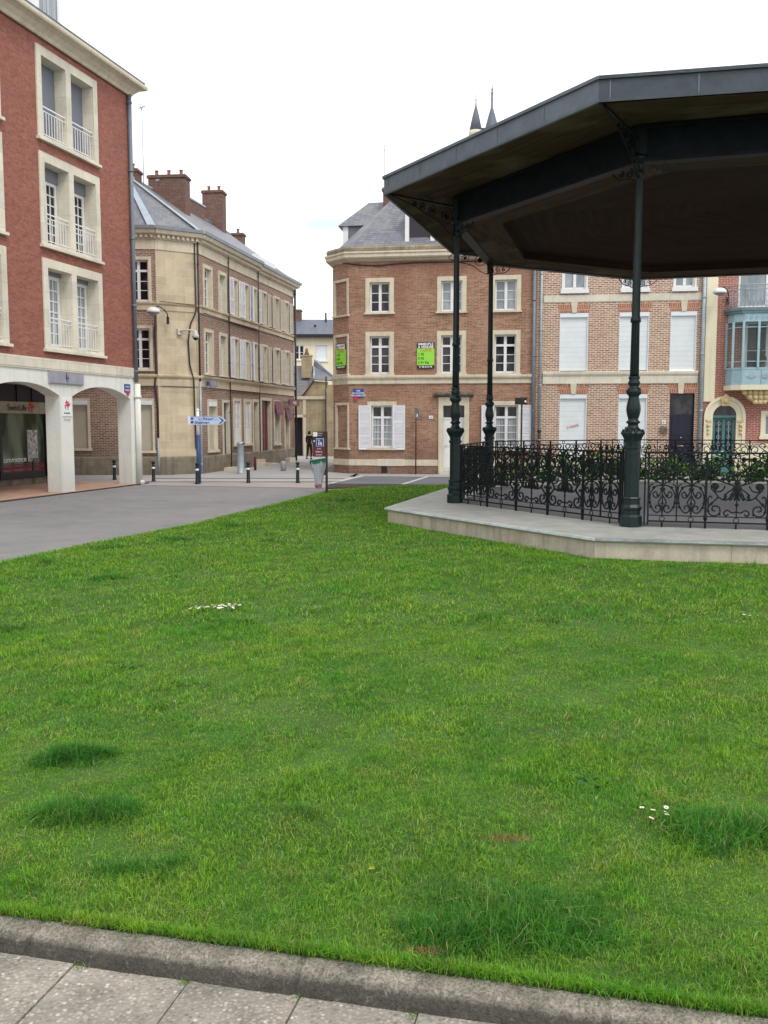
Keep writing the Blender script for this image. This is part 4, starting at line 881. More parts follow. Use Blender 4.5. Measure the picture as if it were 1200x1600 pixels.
s_ = MB(); s_.ball((11.57, .09, 1.32), .03, 8); s_.box(11.47, 11.67, .09, .1, 1.02, 1.06); s_.build('handle', 'brass', d_)
s_ = MB(); s_.prism([(11.16, 2.84), (11.42, 2.84), (11.40, 3.13), (11.10, 3.13)], -.012, -.0005); s_.prism([(11.62, 2.84), (11.98, 2.84), (12.04, 3.13), (11.64, 3.13)], -.012, -.0005); s_.build('brick_arch', 'brick_voussoir', d_)
s_ = MB(); s_.prism([(11.43, 2.83), (11.59, 2.83), (11.62, 3.19), (11.40, 3.19)], -.045, 0); s_.build('keystone', 'stone_cream', d_)
mb = MB(); mb.add([(6.62, -.2, 8.9), (12.22, -.2, 8.9), (12.22, 4, 11.2), (6.62, 4, 11.2), (6.62, 9, 8.9), (12.22, 9, 8.9)], [(0, 1, 2, 3), (3, 2, 5, 4)]); H4.put(mb, 'roof', 'slate_tiles')
pipe(H4, 6.76, .9, 8.8, -.09, .04, 'steel_post'); pipe(H4, 12.17, .02, 8.8, -.10, .06, 'steel_post')
mb = MB(); mb.tube([(6.76, -.09, .02), (6.76, -.09, 1.55)], .05, 8); mb.lathe([(.05, 0), (.07, .02), (.07, .08), (.04, .1)], 8, (6.76, -.09, 1.5)); H4.put(mb, 'pipe_base', 'black_pipe')
text('shutter_lettering', 'À VENDRE', .10, 'sign_red', b4, (7.72, .03, 1.62), rz=0, ry=R(-16), sx=.9)
p = on(b4, 10.98, -.001, 1.75); mbx = thing('letter_box', 'dark letter box below a small number plate beside the navy door', 'letter box', p, R(-8))
mb = MB(); mb.box(-.11, .11, -.10, 0, -.26, -.10); mb.tube([(-.11, -.05, -.10), (.11, -.05, -.10)], .05, 10); mb.build('box', 'stone_grime', mbx); mb = MB(); mb.box(-.06, .06, -.012, 0, .03, .16); mb.build('number_plate', 'sign_white', mbx)
text('lettering', '8', .1, 'sign_blue', mbx, (-.03, -.014, .06))

# ================================================================== HOUSE WITH BLUE BAY WINDOW
b5 = thing('bay_window_house', 'pink brick house with pale blue oriel window and arched teal door', 'house', on(b3, 0, 0, 0), R(-8)); J = Frame(b5)
ro = [(12.60, 13.34, .05, 2.05), (13.28, 15.2, 5.64, 8.2), (14.30, 15.25, 1.38, 2.1), (13.6, 15.0, 3.3, 5.2)]
mb = MB(); wall_panel(mb, 12.22, 18.5, 0, 9.3, ro, 0, .2)
n = 10   # arched head over the door opening is covered by the stone surround
J.put(mb, 'wall', 'brick_pink'); mb = MB(); mb.box(12.22, 18.5, .2, 9, 8.6, 9.3); J.put(mb, 'wall', 'brick_pink')
mb = MB(); mb.box(12.26, 12.62, -.04, 0, 2.55, 9.2); J.put(mb, 'pilaster', 'stucco_yellow')
mb = MB(); mb.box(13.66, 18.5, -.05, 0, 0, 1.05); mb.box(13.66, 18.5, -.08, 0, 1.05, 1.15); J.put(mb, 'plinth', 'stucco_yellow')
# door surround ring
def ringarch(mb, c, zs, r0, r1, y0, y1, z0, n=16, mi=0):
    po = [(c + r1 * math.cos(PI - PI * i / n), zs + r1 * math.sin(PI * i / n)) for i in range(n + 1)]; pi_ = [(c + r0 * math.cos(PI - PI * i / n), zs + r0 * math.sin(PI * i / n)) for i in range(n + 1)]
    po = [(c - r1, z0)] + po + [(c + r1, z0)]; pi_ = [(c - r0, z0)] + pi_ + [(c + r0, z0)]
    for i in range(len(po) - 1):
        a, b, c_, d = po[i], po[i + 1], pi_[i + 1], pi_[i]
        mb.quad((a[0], y0, a[1]), (d[0], y0, d[1]), (c_[0], y0, c_[1]), (b[0], y0, b[1]), mi)
        mb.quad((a[0], y0, a[1]), (b[0], y0, b[1]), (b[0], y1, b[1]), (a[0], y1, a[1]), mi); mb.quad((d[0], y0, d[1]), (d[0], y1, d[1]), (c_[0], y1, c_[1]), (c_[0], y0, c_[1]), mi)
mb = MB(); ringarch(mb, 12.97, 2.05, .385, .64, -.06, .02, 0); ringarch(mb, 12.97, 2.05, .58, .68, -.10, -.061, 0); d_ = J.put(mb, 'door', 'stucco_yellow')
s_ = MB(); s_.prism([(12.97 + .39 * math.cos(PI * i / 12), 2.04 + .39 * math.sin(PI * i / 12)) for i in range(13)], -.02, -.002); s_.build('fanlight', 'glass_dark', d_)
s_ = MB(); s_.box(12.60, 13.34, .08, .12, .05, 2.05); s_.box(12.56, 13.38, -.03, .12, 2.0, 2.08)
s_.box(12.93, 13.01, .05, .08, .05, 2.0); s_.box(12.60, 12.68, .05, .08, .05, 2.0); s_.box(13.26, 13.34, .05, .08, .05, 2.0)
s_.build('door_leaf', 'door_teal', d_)
s_ = MB()
for a in (12.70, 13.03): s_.box(a, a + .21, .074, .079, .9, 1.92)
s_.build('pane', 'glass_dark', d_); s_ = MB()
for a in (12.805, 13.135):
    s_.tube([(a, .06, .92), (a, .06, 1.9)], .012, 5); 
    for z in (1.1, 1.35, 1.6, 1.8): s_.tube([(a - .06 * math.cos(t_), .06, z + .06 * math.sin(t_)) for t_ in np.linspace(0, 2 * PI, 9)], .008, 4)
s_.build('door_grille', 'bay_blue', d_)
s_ = MB(); s_.prism([(12.86, 2.40), (13.08, 2.40), (13.12, 2.68), (12.97, 2.80), (12.82, 2.68)], -.16, -.061); s_.ball((12.97, -.14, 2.55), .09, 8); s_.build('carved_keystone', 'paint_ochre', d_)
for x in (12.44, 13.50):
    s_ = MB()
    for z in (1.75, 1.6, 1.48): s_.ball((x, -.10, z), .07 if z > 1.7 else .05, 8)
    s_.box(x - .1, x + .1, -.1, -.061, 1.85, 1.93); s_.build('carved_console', 'paint_ochre', d_)
# oriel
mb = MB(); x0, x1, yf = 12.96, 16.2, -.62
pl = [(x0, 0), (x0 + .12, -.42), (x0 + .40, yf), (x1 - .4, yf), (x1 - .12, -.42), (x1, 0)]
def band(mb, s, z0, z1, mi=0): c = (x0 + x1) / 2; mb.slab([(c + (x - c) * s, y * s) for x, y in pl][::1], z0, z1, mi)
band(mb, 1.03, 2.92, 3.08, 1); band(mb, 1.0, 3.08, 3.64, 0); band(mb, 1.015, 3.60, 3.66, 0); band(mb, .985, 5.16, 5.44, 0); band(mb, 1.05, 5.44, 5.52, 2); band(mb, 1.08, 5.52, 5.62, 2)
bay = J.put(mb, 'bay_window', ['bay_blue', 'stucco_yellow', 'bay_teal'])
s_ = MB(); posts = [pl[0], pl[1], pl[2]] + [(x0 + .40 + (x1 - x0 - .8) * i / 5, yf) for i in range(1, 5)] + [pl[3], pl[4], pl[5]]
for x, y in posts: s_.box(x - .035, x + .035, y - .035 if y < -.01 else -.03, y + .035, 3.66, 5.16)
for z in (3.86, 4.98):
    for a, b in zip(posts, posts[1:]): s_.tube([(a[0], a[1] * .99, z), (b[0], b[1] * .99, z)], .018, 4)
s_.build('mullion', 'bay_blue', bay)
s_ = MB()
for a, b in zip(posts, posts[1:]): s_.quad((a[0], a[1] * .96, 3.66), (b[0], b[1] * .96, 3.66), (b[0], b[1] * .96, 5.16), (a[0], a[1] * .96, 5.16))
t = NT('bay_glass'); t.b.inputs['Base Color'].default_value = (.6, .66, .66, 1); t.b.inputs['Roughness'].default_value = .03; t.b.inputs['Transmission Weight'].default_value = .9; t.b.inputs['IOR'].default_value = 1.05
s_.build('pane', 'bay_glass', bay)
for i in range(14):
    s_ = MB(); x = x0 + .45 + (x1 - x0 - .9) * i / 13; s_.tube([(x + .05 * math.cos(t_), yf * .985 - .006, 5.30 + .05 * math.sin(t_)) for t_ in np.linspace(0, 2 * PI, 9)], .010, 4); s_.build('frieze_ring', 'zinc', bay)
for i in range(5):
    s_ = MB(); x = x0 + .7 + (x1 - x0 - 1.4) * i / 4; s_.prism([(x - .16, 3.36), (x, 3.28), (x + .16, 3.36), (x, 3.46)], yf - .016, yf - .001); s_.build('diamond_ornament', 'zinc', bay)
    s_ = MB(); s_.box(x + .30, x + .33, yf - .012, yf - .001, 3.1, 3.6); s_.build('panel_strip', 'zinc', bay)
s_ = MB(); s_.prism([(13.5, 2.92), (14.6, 2.92), (14.4, 2.62), (14.1, 2.45), (13.95, 2.45), (13.65, 2.66)], -.42, 0); 
for k in range(7): s_.ball((13.5 + .17 * k, -.44, 2.84 - .05 * abs(k - 3) * 0), .09, 8); 
for k in range(5): s_.ball((13.68 + .17 * k, -.43, 2.68), .085, 8)
for k in range(3): s_.ball((13.86 + .15 * k, -.40, 2.52), .08, 8)
s_.build('corbel', 'paint_ochre', bay)
p_, rz_ = f_world(b5, J, 14.05, -.40, 3.66); pt = thing('potted_plant', 'small green plant in an orange pot standing inside the blue bay window', 'plant', p_, rz_)
s_ = MB(); s_.lathe([(.08, 0), (.11, .14), (.12, .16)], 10); s_.build('pot', 'terracotta', pt); s_ = MB()
for k in range(26): a = random.uniform(0, 6.28); r = random.uniform(.05, .16); h = random.uniform(.3, .75); s_.add([(0, 0, .15), (r * math.cos(a), r * math.sin(a), h), (r * 1.3 * math.cos(a + .3), r * 1.3 * math.sin(a + .3), h - .1)], [(0, 1, 2)])
s_.build('foliage', 'leafy', pt)
# room behind bay: back wall opening window
w = window(J, 13.6, 15.0, 3.3, 5.2, sw=.08, sill=0, inset=.16, rows=2, smat='white_paint', glass='glass_dark')
# balcony above
s_ = MB(); z0 = 5.62; rb = [(x * 1.0, y * 1.05) for x, y in pl]
for z in (z0 + .06, z0 + .60, z0 + .74): s_.tube([(x, y, z) for x, y in rb], .014, 5)
for (ax, ay), (bx_, by_) in zip(rb, rb[1:]):
    L = math.hypot(bx_ - ax, by_ - ay); n_ = max(2, int(L / .13))
    for i in range(n_ + 1):
        f = i / n_; x, y = ax + (bx_ - ax) * f, ay + (by_ - ay) * f; s_.tube([(x, y, z0), (x, y - .05, z0 + .2), (x, y + .01, z0 + .45), (x, y, z0 + .74)], .009, 4)
        if i < n_:
            xm, ym = x + (bx_ - ax) / n_ / 2, y + (by_ - ay) / n_ / 2
            for zc in (.2, .4): s_.tube([(xm + .05 * math.cos(t_), ym - .02, z0 + zc + .09 * math.sin(t_)) for t_ in np.linspace(0, 2 * PI, 8)], .007, 4)
J.put(s_, 'balcony_railing', 'zinc')
w = window(J, 13.28, 15.2, 5.64, 8.2, sw=.0, sill=0, inset=.16, rows=1, glass='glass_pale', name='balcony_door', smat='bay_blue', fw=.09)
w = window(J, 14.30, 15.25, 1.38, 2.1, sw=.14, sill=.1, inset=.16, rows=1, glass='glass_pale', smat='stucco_yellow')
mb = MB(); mb.add([(12.22, -.2, 9.3), (18.5, -.2, 9.3), (18.5, 4, 11.6), (12.22, 4, 11.6), (12.22, 9, 9.3), (18.5, 9, 9.3)], [(0, 1, 2, 3), (3, 2, 5, 4)]); J.put(mb, 'roof', 'slate_tiles')
p, rz = f_world(b5, J, 12.95, -.02, 6.15); street_lamp_wall('white bowl street lamp on the yellow pilaster by the blue bay window', p, rz, .8)

# ================================================================== FAR END OF THE STREET
gw = thing('garden_wall', 'pale stone garden wall with a dark doorway closing the end of the street', 'wall', (-5.3, 52.0, 0), R(-2)); K = Frame(gw)
mb = MB(); wall_panel(mb, 0, 2.15, 0, 3.15, [(.30, .75, .0, 2.15)], 0, .5); mb.box(2.15, 3.4, -.5, -.0, 0, 3.75); mb.box(0, 2.15, .5, .9, 0, 3.15); K.put(mb, 'wall', 'stone_wall')
mb = MB(); mb.box(-.02, 2.15, -.08, .5, 3.15, 3.32); mb.box(.80, .95, -.05, 0, 0, 3.15); mb.box(.15, .30, -.05, 0, 0, 2.3); mb.box(.15, .95, -.05, 0, 2.15, 2.3); K.put(mb, 'coping', 'stone_cream')
mb = MB(); mb.box(.30, .75, .3, .35, 0, 2.15); K.put(mb, 'door', 'door_navy')
mb = MB(); mb.tube([(2.1, -.1, 0), (2.1, -.1, 4.4)], .05, 8); mb.tube([(.12, -.08, 0), (.12, -.08, 1.9)], .05, 8, 1); K.put(mb, 'downpipe', ['black_pipe', 'steel_post'])
sh_ = thing('stone_outbuilding', 'small stone house with steep slate roof and a pale chimney behind the garden wall', 'house', (-5.4, 53.2, 0)); 
mb = MB(); mb.box(0, 2.2, .4, 4, 0, 4.2); mb.prism([(0.5, 3.3), (2.2, 3.3), (2.2, 4.62), (1.35, 4.70)], .1, .4); mb.box(2.2, 3.3, -1, 3, 0, 4.3); mb.build('wall', 'stone_wall', sh_)
mb = MB(); mb.add([(-.4, .0, 3.25), (.75, .0, 3.25), (1.42, .0, 4.80), (1.30, 1.3, 6.1), (-.4, 1.3, 6.1), (2.45, .0, 4.72)], [(0, 1, 2, 3, 4), (2, 5, 3)])
mb.add([(1.30, 1.3, 6.1), (2.45, 0, 4.72), (2.9, 2.2, 4.6), (1.5, 1.4, 6.6), (1.35, 1.35, 6.6)], [(0, 1, 2, 3, 4)], 0); mb.build('roof', 'slate_tiles', sh_)
mb = MB(); mb.tube([(1.42, -.03, 4.82), (1.33, 1.25, 6.05)], .07, 6); mb.tube([(1.38, 1.2, 6.6), (2.98, .7, 4.5)], .06, 6); mb.tube([(.68, -.03, 3.25), (1.42, -.03, 4.78), (2.45, -.03, 4.72)], .04, 5, 1); mb.build('flashing', ['zinc', 'black_pipe'], sh_)
mb = MB(); mb.box(.66, 1.24, .6, 1.1, 5.0, 6.85); mb.box(.62, 1.28, .56, 1.14, 6.85, 6.97); mb.lathe([(.16, 0), (.10, .3), (.09, .5), (.04, .62)], 8, (.95, .85, 6.97), 1); mb.build('chimney', ['stone_wall', 'terracotta'], sh_)
for ch in [o_ for o_ in bpy.data.objects if o_.parent == sh_]:
    for v_ in ch.data.vertices:
        if v_.co.z > 3.3: v_.co.z = 3.3 + (v_.co.z - 3.3) * .66
cb = thing('cream_building', 'cream rendered building with slate roof seen at the end of the street', 'building', (-6.9, 62, 0)); Cb = Frame(cb)
mb = MB(); wall_panel(mb, -3, 8, 0, 7.55, [(1.0, 1.62, 6.0, 6.95), (2.42, 3.14, 5.95, 6.95)], 0, .15); mb.box(-3, 8, .15, 6, 6.9, 7.55); Cb.put(mb, 'wall', 'stucco_yellow')
window(Cb, 1.0, 1.62, 6.0, 6.95, sw=0.03, sill=.05, rows=2, smat='white_paint', inset=.1); w = window(Cb, 2.42, 3.14, 5.95, 6.95, sw=.03, sill=.08, joins=False, smat='white_paint', inset=.1)
s_ = MB(); s_.box(2.43, 3.13, .06, .09, 5.95, 6.94); s_.build('roller_shutter', 'roller_white', w)
mb = MB(); mb.add([(-3, -.3, 7.6), (8, -.3, 7.6), (8, 2.5, 8.9), (-3, 2.5, 8.9)], [(0, 1, 2, 3)]); mb.box(-3, 8, 2.5, 6, 7.5, 8.85); Cb.put(mb, 'roof', 'slate')
mb = MB(); mb.box(-3, 8, -.42, -.28, 7.42, 7.64); Cb.put(mb, 'gutter', 'shop_frame')
mb = MB(); mb.box(.65, 1.25, 2.2, 2.9, 8.6, 9.55); mb.box(.6, 1.3, 2.15, 2.95, 9.45, 9.52); mb.box(.62, .8, 2.3, 2.5, 9.55, 9.8); Cb.put(mb, 'chimney', 'brick_chimney')
mb = MB(); mb.tube([(2.95, 2, 8.7), (2.95, 2, 9.3)], .06, 6); mb.ball((2.3, .8, 8.3), .1, 6); Cb.put(mb, 'vent_pipe', 'black_pipe')

# cathedral turrets far behind
ca = thing('cathedral_tower', 'distant pale stone church tower with two pointed slate turrets above the pavilion roof', 'church', (15, 150, 0))
mb = MB(); mb.box(-1.4, 8, 0, 9, 0, 45); mb.lathe([(.95, 40), (.95, 46.2), (1.12, 46.6), (1.12, 47.2), (.95, 47.2)], 12, (-.7, -.3, 0)); mb.box(.3, 1.2, .2, 1, 45, 47.2)
for k in range(5): mb.box(.1 + k * .22, .18 + k * .22, .3, .4, 47.2, 47.9)
mb.build('tower', 'stone_cream', ca)
mb = MB(); mb.lathe([(1.02, 47.2), (.5, 49.6), (.12, 51.0), (.08, 51.5), (.02, 53)], 12, (-.7, -.3, 0)); mb.ball((-.7, -.3, 51.9), .12); mb.ball((-.7, -.3, 52.5), .1)
mb.lathe([(1.35, 46.5), (1.1, 47.8), (.5, 50.0), (.16, 51.1), (.15, 53.2), (.03, 54.6)], 8, (1.9, .6, 0)); mb.ball((1.9, .6, 53.2), .2); mb.ball((1.9, .6, 53.8), .16); mb.ball((1.9, .6, 52.4), .18)
mb.box(-.2, 1.4, .3, 1.1, 47.2, 47.9); mb.build('turret_roof', 'slate', ca)

# ================================================================== BANDSTAND
bs = thing('bandstand', 'octagonal bandstand with zinc edged roof on green iron columns over a pale stone platform', 'bandstand', (7.35, 17.75, 0))
BC = Vector((7.35, 17.75))
def L_(pts): return [(x - BC.x, y - BC.y) for x, y in pts]
PV = L_([(2.77, 12.2), (8.13, 10.95), (13.0, 13.36), (14.55, 18.7), (11.9, 23.6), (6.5, 25.15), (1.6, 22.3), (.02, 16.72)])
RV = L_([(2.67, 11.99), (8.15, 10.85), (13.2, 13.1), (14.9, 18.8), (12.1, 23.9), (6.7, 25.4), (1.6, 22.3), (0, 16.68)])
CV = L_([(3.64, 13.62), (8.05, 12.35), (12.05, 14.5), (13.3, 18.9), (11.15, 22.9), (6.45, 24.3), (2.50, 22.1), (1.36, 17.75)])
def inset(poly, s): return [(x * s, y * s) for x, y in poly]
FZ = .29
mb = MB(); mb.slab(inset(PV, .993), -.2, FZ - .05, 0); mb.build('platform_base', 'platform_side', bs)
mb = MB(); mb.slab(PV, FZ - .05, FZ); o = mb.build('platform_edge', 'platform_top', bs, bevel=.012)
mb = MB(); ring_prof(mb, inset(PV, .993) + [inset(PV, .993)[0], inset(PV, .993)[1]], [(0, FZ + .0015), (.02, FZ + .0015), (.058, FZ - .004), (.062, FZ - .03), (.0, FZ - .03)]); mb.build('platform_lip', 'lip_paint', bs)
mb = MB(); mb.slab(inset(CV, .985), FZ, FZ + .006); mb.build('floor', 'floor_grey', bs)
# columns
colp = [(.175, 0), (.175, .13), (.165, .14)]
def column(k):
    x, y = CV[k]; mb = MB(); a0 = math.atan2(y, x) + PI / 8
    mb.lathe([(.185, 0), (.185, .15), (.175, .16), (.155, .18), (.155, .24), (.175, .27), (.175, .29), (.145, .33), (.145, .40), (.16, .42), (.145, .44)], 8, (0, 0, 0), 0, False, a0)
    mb.lathe([(.125, .44), (.125, 1.14), (.145, 1.15), (.145, 1.19), (.125, 1.20), (.13, 1.26), (.17, 1.33), (.20, 1.37), (.185, 1.40)], 8, (0, 0, 0), 0, False, a0)
    pr = [(.18, 1.40), (.14, 1.43), (.10, 1.47), (.085, 1.52), (.085, 1.55), (.115, 1.575), (.115, 1.60), (.085, 1.63), (.085, 1.66), (.105, 1.74), (.12, 1.84), (.115, 1.93), (.095, 2.05), (.085, 2.10), (.085, 2.13), (.12, 2.18), (.13, 2.23), (.11, 2.28), (.08, 2.31), (.08, 2.34), (.10, 2.38), (.10, 2.42), (.08, 2.45), (.095, 2.50), (.095, 2.52), (.075, 2.54)]
    mb.lathe(pr, 18)
    pr = []
    for z0, z1 in ((2.54, 3.32),): pr += [(.074, z0), (.066, z1)]
    pr += [(.085, 3.33), (.085, 3.37), (.068, 3.39), (.06, 4.6), (.056, 5.02), (.075, 5.04), (.075, 5.08), (.06, 5.10), (.062, 5.14), (.10, 5.22), (.13, 5.26), (.13, 5.30)]
    mb.lathe(pr, 18)
    # flutes as fine ribs on the shaft
    for i in range(12):
        a = 2 * PI * i / 12; mb.tube([(.070 * math.cos(a), .070 * math.sin(a), 2.56), (.063 * math.cos(a), .063 * math.sin(a), 3.31)], .007, 4); mb.tube([(.064 * math.cos(a), .064 * math.sin(a), 3.4), (.055 * math.cos(a), .055 * math.sin(a), 5.0)], .006, 4)
        mb.tube([(.115 * math.cos(a), .115 * math.sin(a), 1.27), (.185 * math.cos(a), .185 * math.sin(a), 1.38), (.16 * math.cos(a), .16 * math.sin(a), 1.44)], .018, 5)
    mb.box(-.09, .09, -.09, .09, 5.30, 5.72)
    def zs(z): return z if z <= 1.40 else (1.40 + (z - 1.40) * .70 if z < 2.54 else (2.198 + (z - 2.54) * (2.97 - 2.198) / .79 if z < 3.33 else (2.97 + (z - 3.33) * (5.14 - 2.97) / (5.14 - 3.33) if z < 5.14 else z)))
    mb.v = [(X * .87, Y * .87, zs(Z)) for X, Y, Z in mb.v]
    c = mb.build('column', 'cast_iron', bs, (x, y, FZ)); return c
cols = [column(k) for k in range(8)]
def crv(p, sub=5):
    P = [Vector((*q, 0)) for q in p]; out = []
    for i in range(len(P) - 1):
        a = P[max(i - 1, 0)]; b = P[i]; c = P[i + 1]; d = P[min(i + 2, len(P) - 1)]
        for k in range(sub):
            t = k / sub; out.append(.5 * ((2 * b) + (c - a) * t + (2 * a - 5 * b + 4 * c - d) * t * t + (3 * b - a - 3 * c + d) * t ** 3))
    out.append(P[-1]); return [(q.x, q.y) for q in out]
NARROW = [[(0, .61), (.09, .60), (.165, .52), (.185, .42), (.17, .32), (.12, .235), (.07, .215), (.03, .245), (.03, .295), (.07, .32), (.10, .295), (.085, .265)],
          [(0, .61), (.03, .5), (.07, .44), (.12, .44), (.14, .49), (.10, .52), (.08, .49)], [(0, .20), (.02, .3), (.055, .36), (.03, .42), (0, .47)],
          [(0, .60), (.06, .66), (.15, .70), (.18, .78), (.13, .84), (.07, .82), (.07, .76), (.11, .75)], [(.18, .78), (.16, .90), (.10, .97), (.04, .94), (.05, .88), (.09, .89)],
          [(0, .62), (.02, .72), (.05, .8), (.03, .9), (0, .98)], [(.185, .42), (.2, .5), (.185, .6), (.14, .63)]]
NBL = [(.0, .56, .035), (.13, .58, .022), (.185, .36, .02), (.0, .72, .03), (.10, .68, .022), (.0, .86, .03), (.14, .9, .02), (.07, .47, .018), (0, .35, .02), (.17, .3, .018), (.12, .78, .025)]
WIDE = [[(.17, .62), (.22, .545), (.33, .54), (.37, .61), (.31, .655), (.26, .61)], [(.33, .54), (.27, .46), (.33, .39), (.405, .30), (.38, .21), (.30, .185), (.235, .235), (.25, .31), (.33, .325), (.345, .27), (.30, .255)],
        [(0, .25), (.06, .235), (.13, .27), (.18, .23), (.15, .19), (.11, .215)], [(.27, .46), (.19, .42), (.15, .46), (.18, .50)], [(.40, .32), (.41, .42), (.38, .47), (.35, .44)],
        [(0, .60), (.10, .64), (.22, .68), (.34, .72), (.40, .82), (.35, .92), (.26, .89), (.27, .80), (.34, .81)], [(0, .62), (.05, .75), (.13, .86), (.23, .95), (.15, 1.0), (.07, .95), (.12, .89)],
        [(.40, .82), (.415, .93), (.36, .995)], [(.10, .64), (.16, .76), (.10, .83), (.04, .79), (.08, .74)], [(.2, .97), (.3, .98), (.36, .94)]]
PET = [[(0, .60), (-.02 + .16 * s, .52), (.18 * s, .43), (.12 * s + .02, .42), (.05 * s, .50), (0, .58)] for s in (1, .55, .12)]
WBL = [(.31, .60, .045), (0, .58, .06), (0, .35, .025), (.36, .36, .02), (.2, .72, .03), (.33, .76, .025), (0, .78, .035), (.1, .92, .02), (.4, .25, .018), (0, .66, .04), (.12, .7, .03), (0, .9, .03), (.24, .21, .018)]
def blob(mb, x, z, r, y=0):
    r *= 1.25; mb.add([(x - r, y, z), (x, y - .014, z - r * 1.1), (x + r, y, z), (x, y - .014, z + r * 1.1), (x, y - .022, z), (x, y + .022, z)], [(0, 1, 4), (1, 2, 4), (2, 3, 4), (3, 0, 4), (1, 0, 5), (2, 1, 5), (3, 2, 5), (0, 3, 5)])
def rail_panel(k):
    a = Vector(CV[k]); b = Vector(CV[(k + 1) % 8]); L = (b - a).length; ang = math.atan2(b.y - a.y, b.x - a.x); mb = MB(); g = .24
    U0, U1 = g, L - g; sc = (U1 - U0) / (4 * .42 + 3 * .88)
    mb.box(U0 - .07, U1 + .07, -.028, .028, 1.075, 1.10)                     # hand rail
    for z, h in ((.075, .022), (.165, .014), (1.005, .012)): mb.box(U0, U1, -.011, .011, z, z + h)
    for x in (U0 - .05, U0, U1, U1 + .05): mb.box(x - .012, x + .012, -.012, .012, .03 if x in (U0, U1) else .02, 1.075)
    x = U0; seq = [.42, .42, .88, .88, .88, .42, .42]
    for i, w in enumerate(seq):
        w *= sc; c = x + w / 2; wide = seq[i] > .5; s = w / (.88 if wide else .42)
        for p in (WIDE + PET if wide else NARROW):
            q = crv(p)
            for sg_ in (1, -1): mb.tube([(c + sg_ * X * s, 0, Z) for X, Z in q], .0145 if wide else .0135, 4, cap=False)
        for X, Z, r in (WBL if wide else NBL):
            for sg_ in ((1, -1) if X else (1,)): blob(mb, c + sg_ * X * s, Z, r)
        mb.tube([(c, 0, .165), (c, 0, 1.0)], .012, 4)
        for zc in (.125, 1.042): mb.tube([(c + .036 * math.cos(t_), 0, zc + .034 * math.sin(t_)) for t_ in np.linspace(0, 2 * PI, 13)], .008, 4)
        mb.tube([(c, 0, 0), (c, 0, .08)], .014, 5)
        x += w
        if i < 6:
            big = seq[i] != seq[i + 1] or wide
            r_ = .016 if big else .010; mb.box(x - r_, x + r_, -r_, r_, .0 if big else .075, 1.075)
            if big: mb.tube([(x, 0, .12), (x, 0, .2)], .026, 6)
    return mb.build('railing_panel', 'rail_iron', bs, (a.x, a.y, FZ + .004), ang)
for k in (7, 0, 1, 3, 4, 5, 6): rail_panel(k)
# beams, brackets
ZB, ZT, ZI = 5.80, 6.085, 6.02
mb = MB()
for k in range(8):
    a = Vector(CV[k]); b = Vector(CV[(k + 1) % 8]); d = (b - a).normalized(); n = Vector((-d.y, d.x))
    for off, w, z0, z1 in ((0, .05, 5.50, ZI), (0, .20, 5.48, 5.53), (0, .20, 5.94, 5.98)):
        mb.slab([a - n * w / 2, b - n * w / 2, b + n * w / 2, a + n * w / 2], z0, z1)
mb.build('beam_ring', 'beam_black', bs)
def spir(cx, cz, r, turns=1.6, a0=0, s=1): return [(cx + r * (1 - .8 * t) * math.cos(a0 + s * t * turns * 2 * PI), cz + r * (1 - .8 * t) * math.sin(a0 + s * t * turns * 2 * PI)) for t in np.linspace(0, 1, 22)]
for k in range(8):
    x, y = CV[k]; rx_, ry_ = RV[k]; Lb = math.hypot(rx_ - x, ry_ - y); mb = MB(); zt = 5.83 - FZ
    mb.box(.05, Lb - .08, -.015, .015, zt - .03, zt); mb.box(.05, .09, -.015, .015, zt - .55, zt)
    for cx, r in ((.27, .17), (.62, .11), (.86, .08), (1.04, .06)):
        if cx < Lb - .1: mb.tube([(X, 0, Z) for X, Z in spir(cx, zt - .05 - r, r, 1.7, PI * .5)], .010, 4); blob(mb, cx, zt - .05 - r, r * .3)
    mb.tube([(X, 0, Z) for X, Z in crv([(.07, zt - .55), (.22, zt - .5), (.45, zt - .34), (.75, zt - .25), (1.0, zt - .15), (Lb - .1, zt - .02)])], .012, 4)
    mb.build('eave_bracket', 'rail_iron', bs, (x, y, FZ), math.atan2(ry_ - y, rx_ - x))
    for kk in (1, -1):
        bx_, by_ = CV[(k + kk) % 8]; mb = MB(); zt = 5.48 - FZ
        mb.tube([(X, 0, Z) for X, Z in crv([(.06, zt - .22), (.2, zt - .17), (.4, zt - .14), (.55, zt - .02)])], .013, 4)
        for cx, r in ((.2, .07), (.36, .05)): mb.tube([(X, 0, Z) for X, Z in spir(cx, zt - .02 - r, r, 1.5, PI * .5)], .010, 4)
        mb.build('beam_bracket', 'rail_iron', bs, (x, y, FZ), math.atan2(by_ - y, bx_ - x))
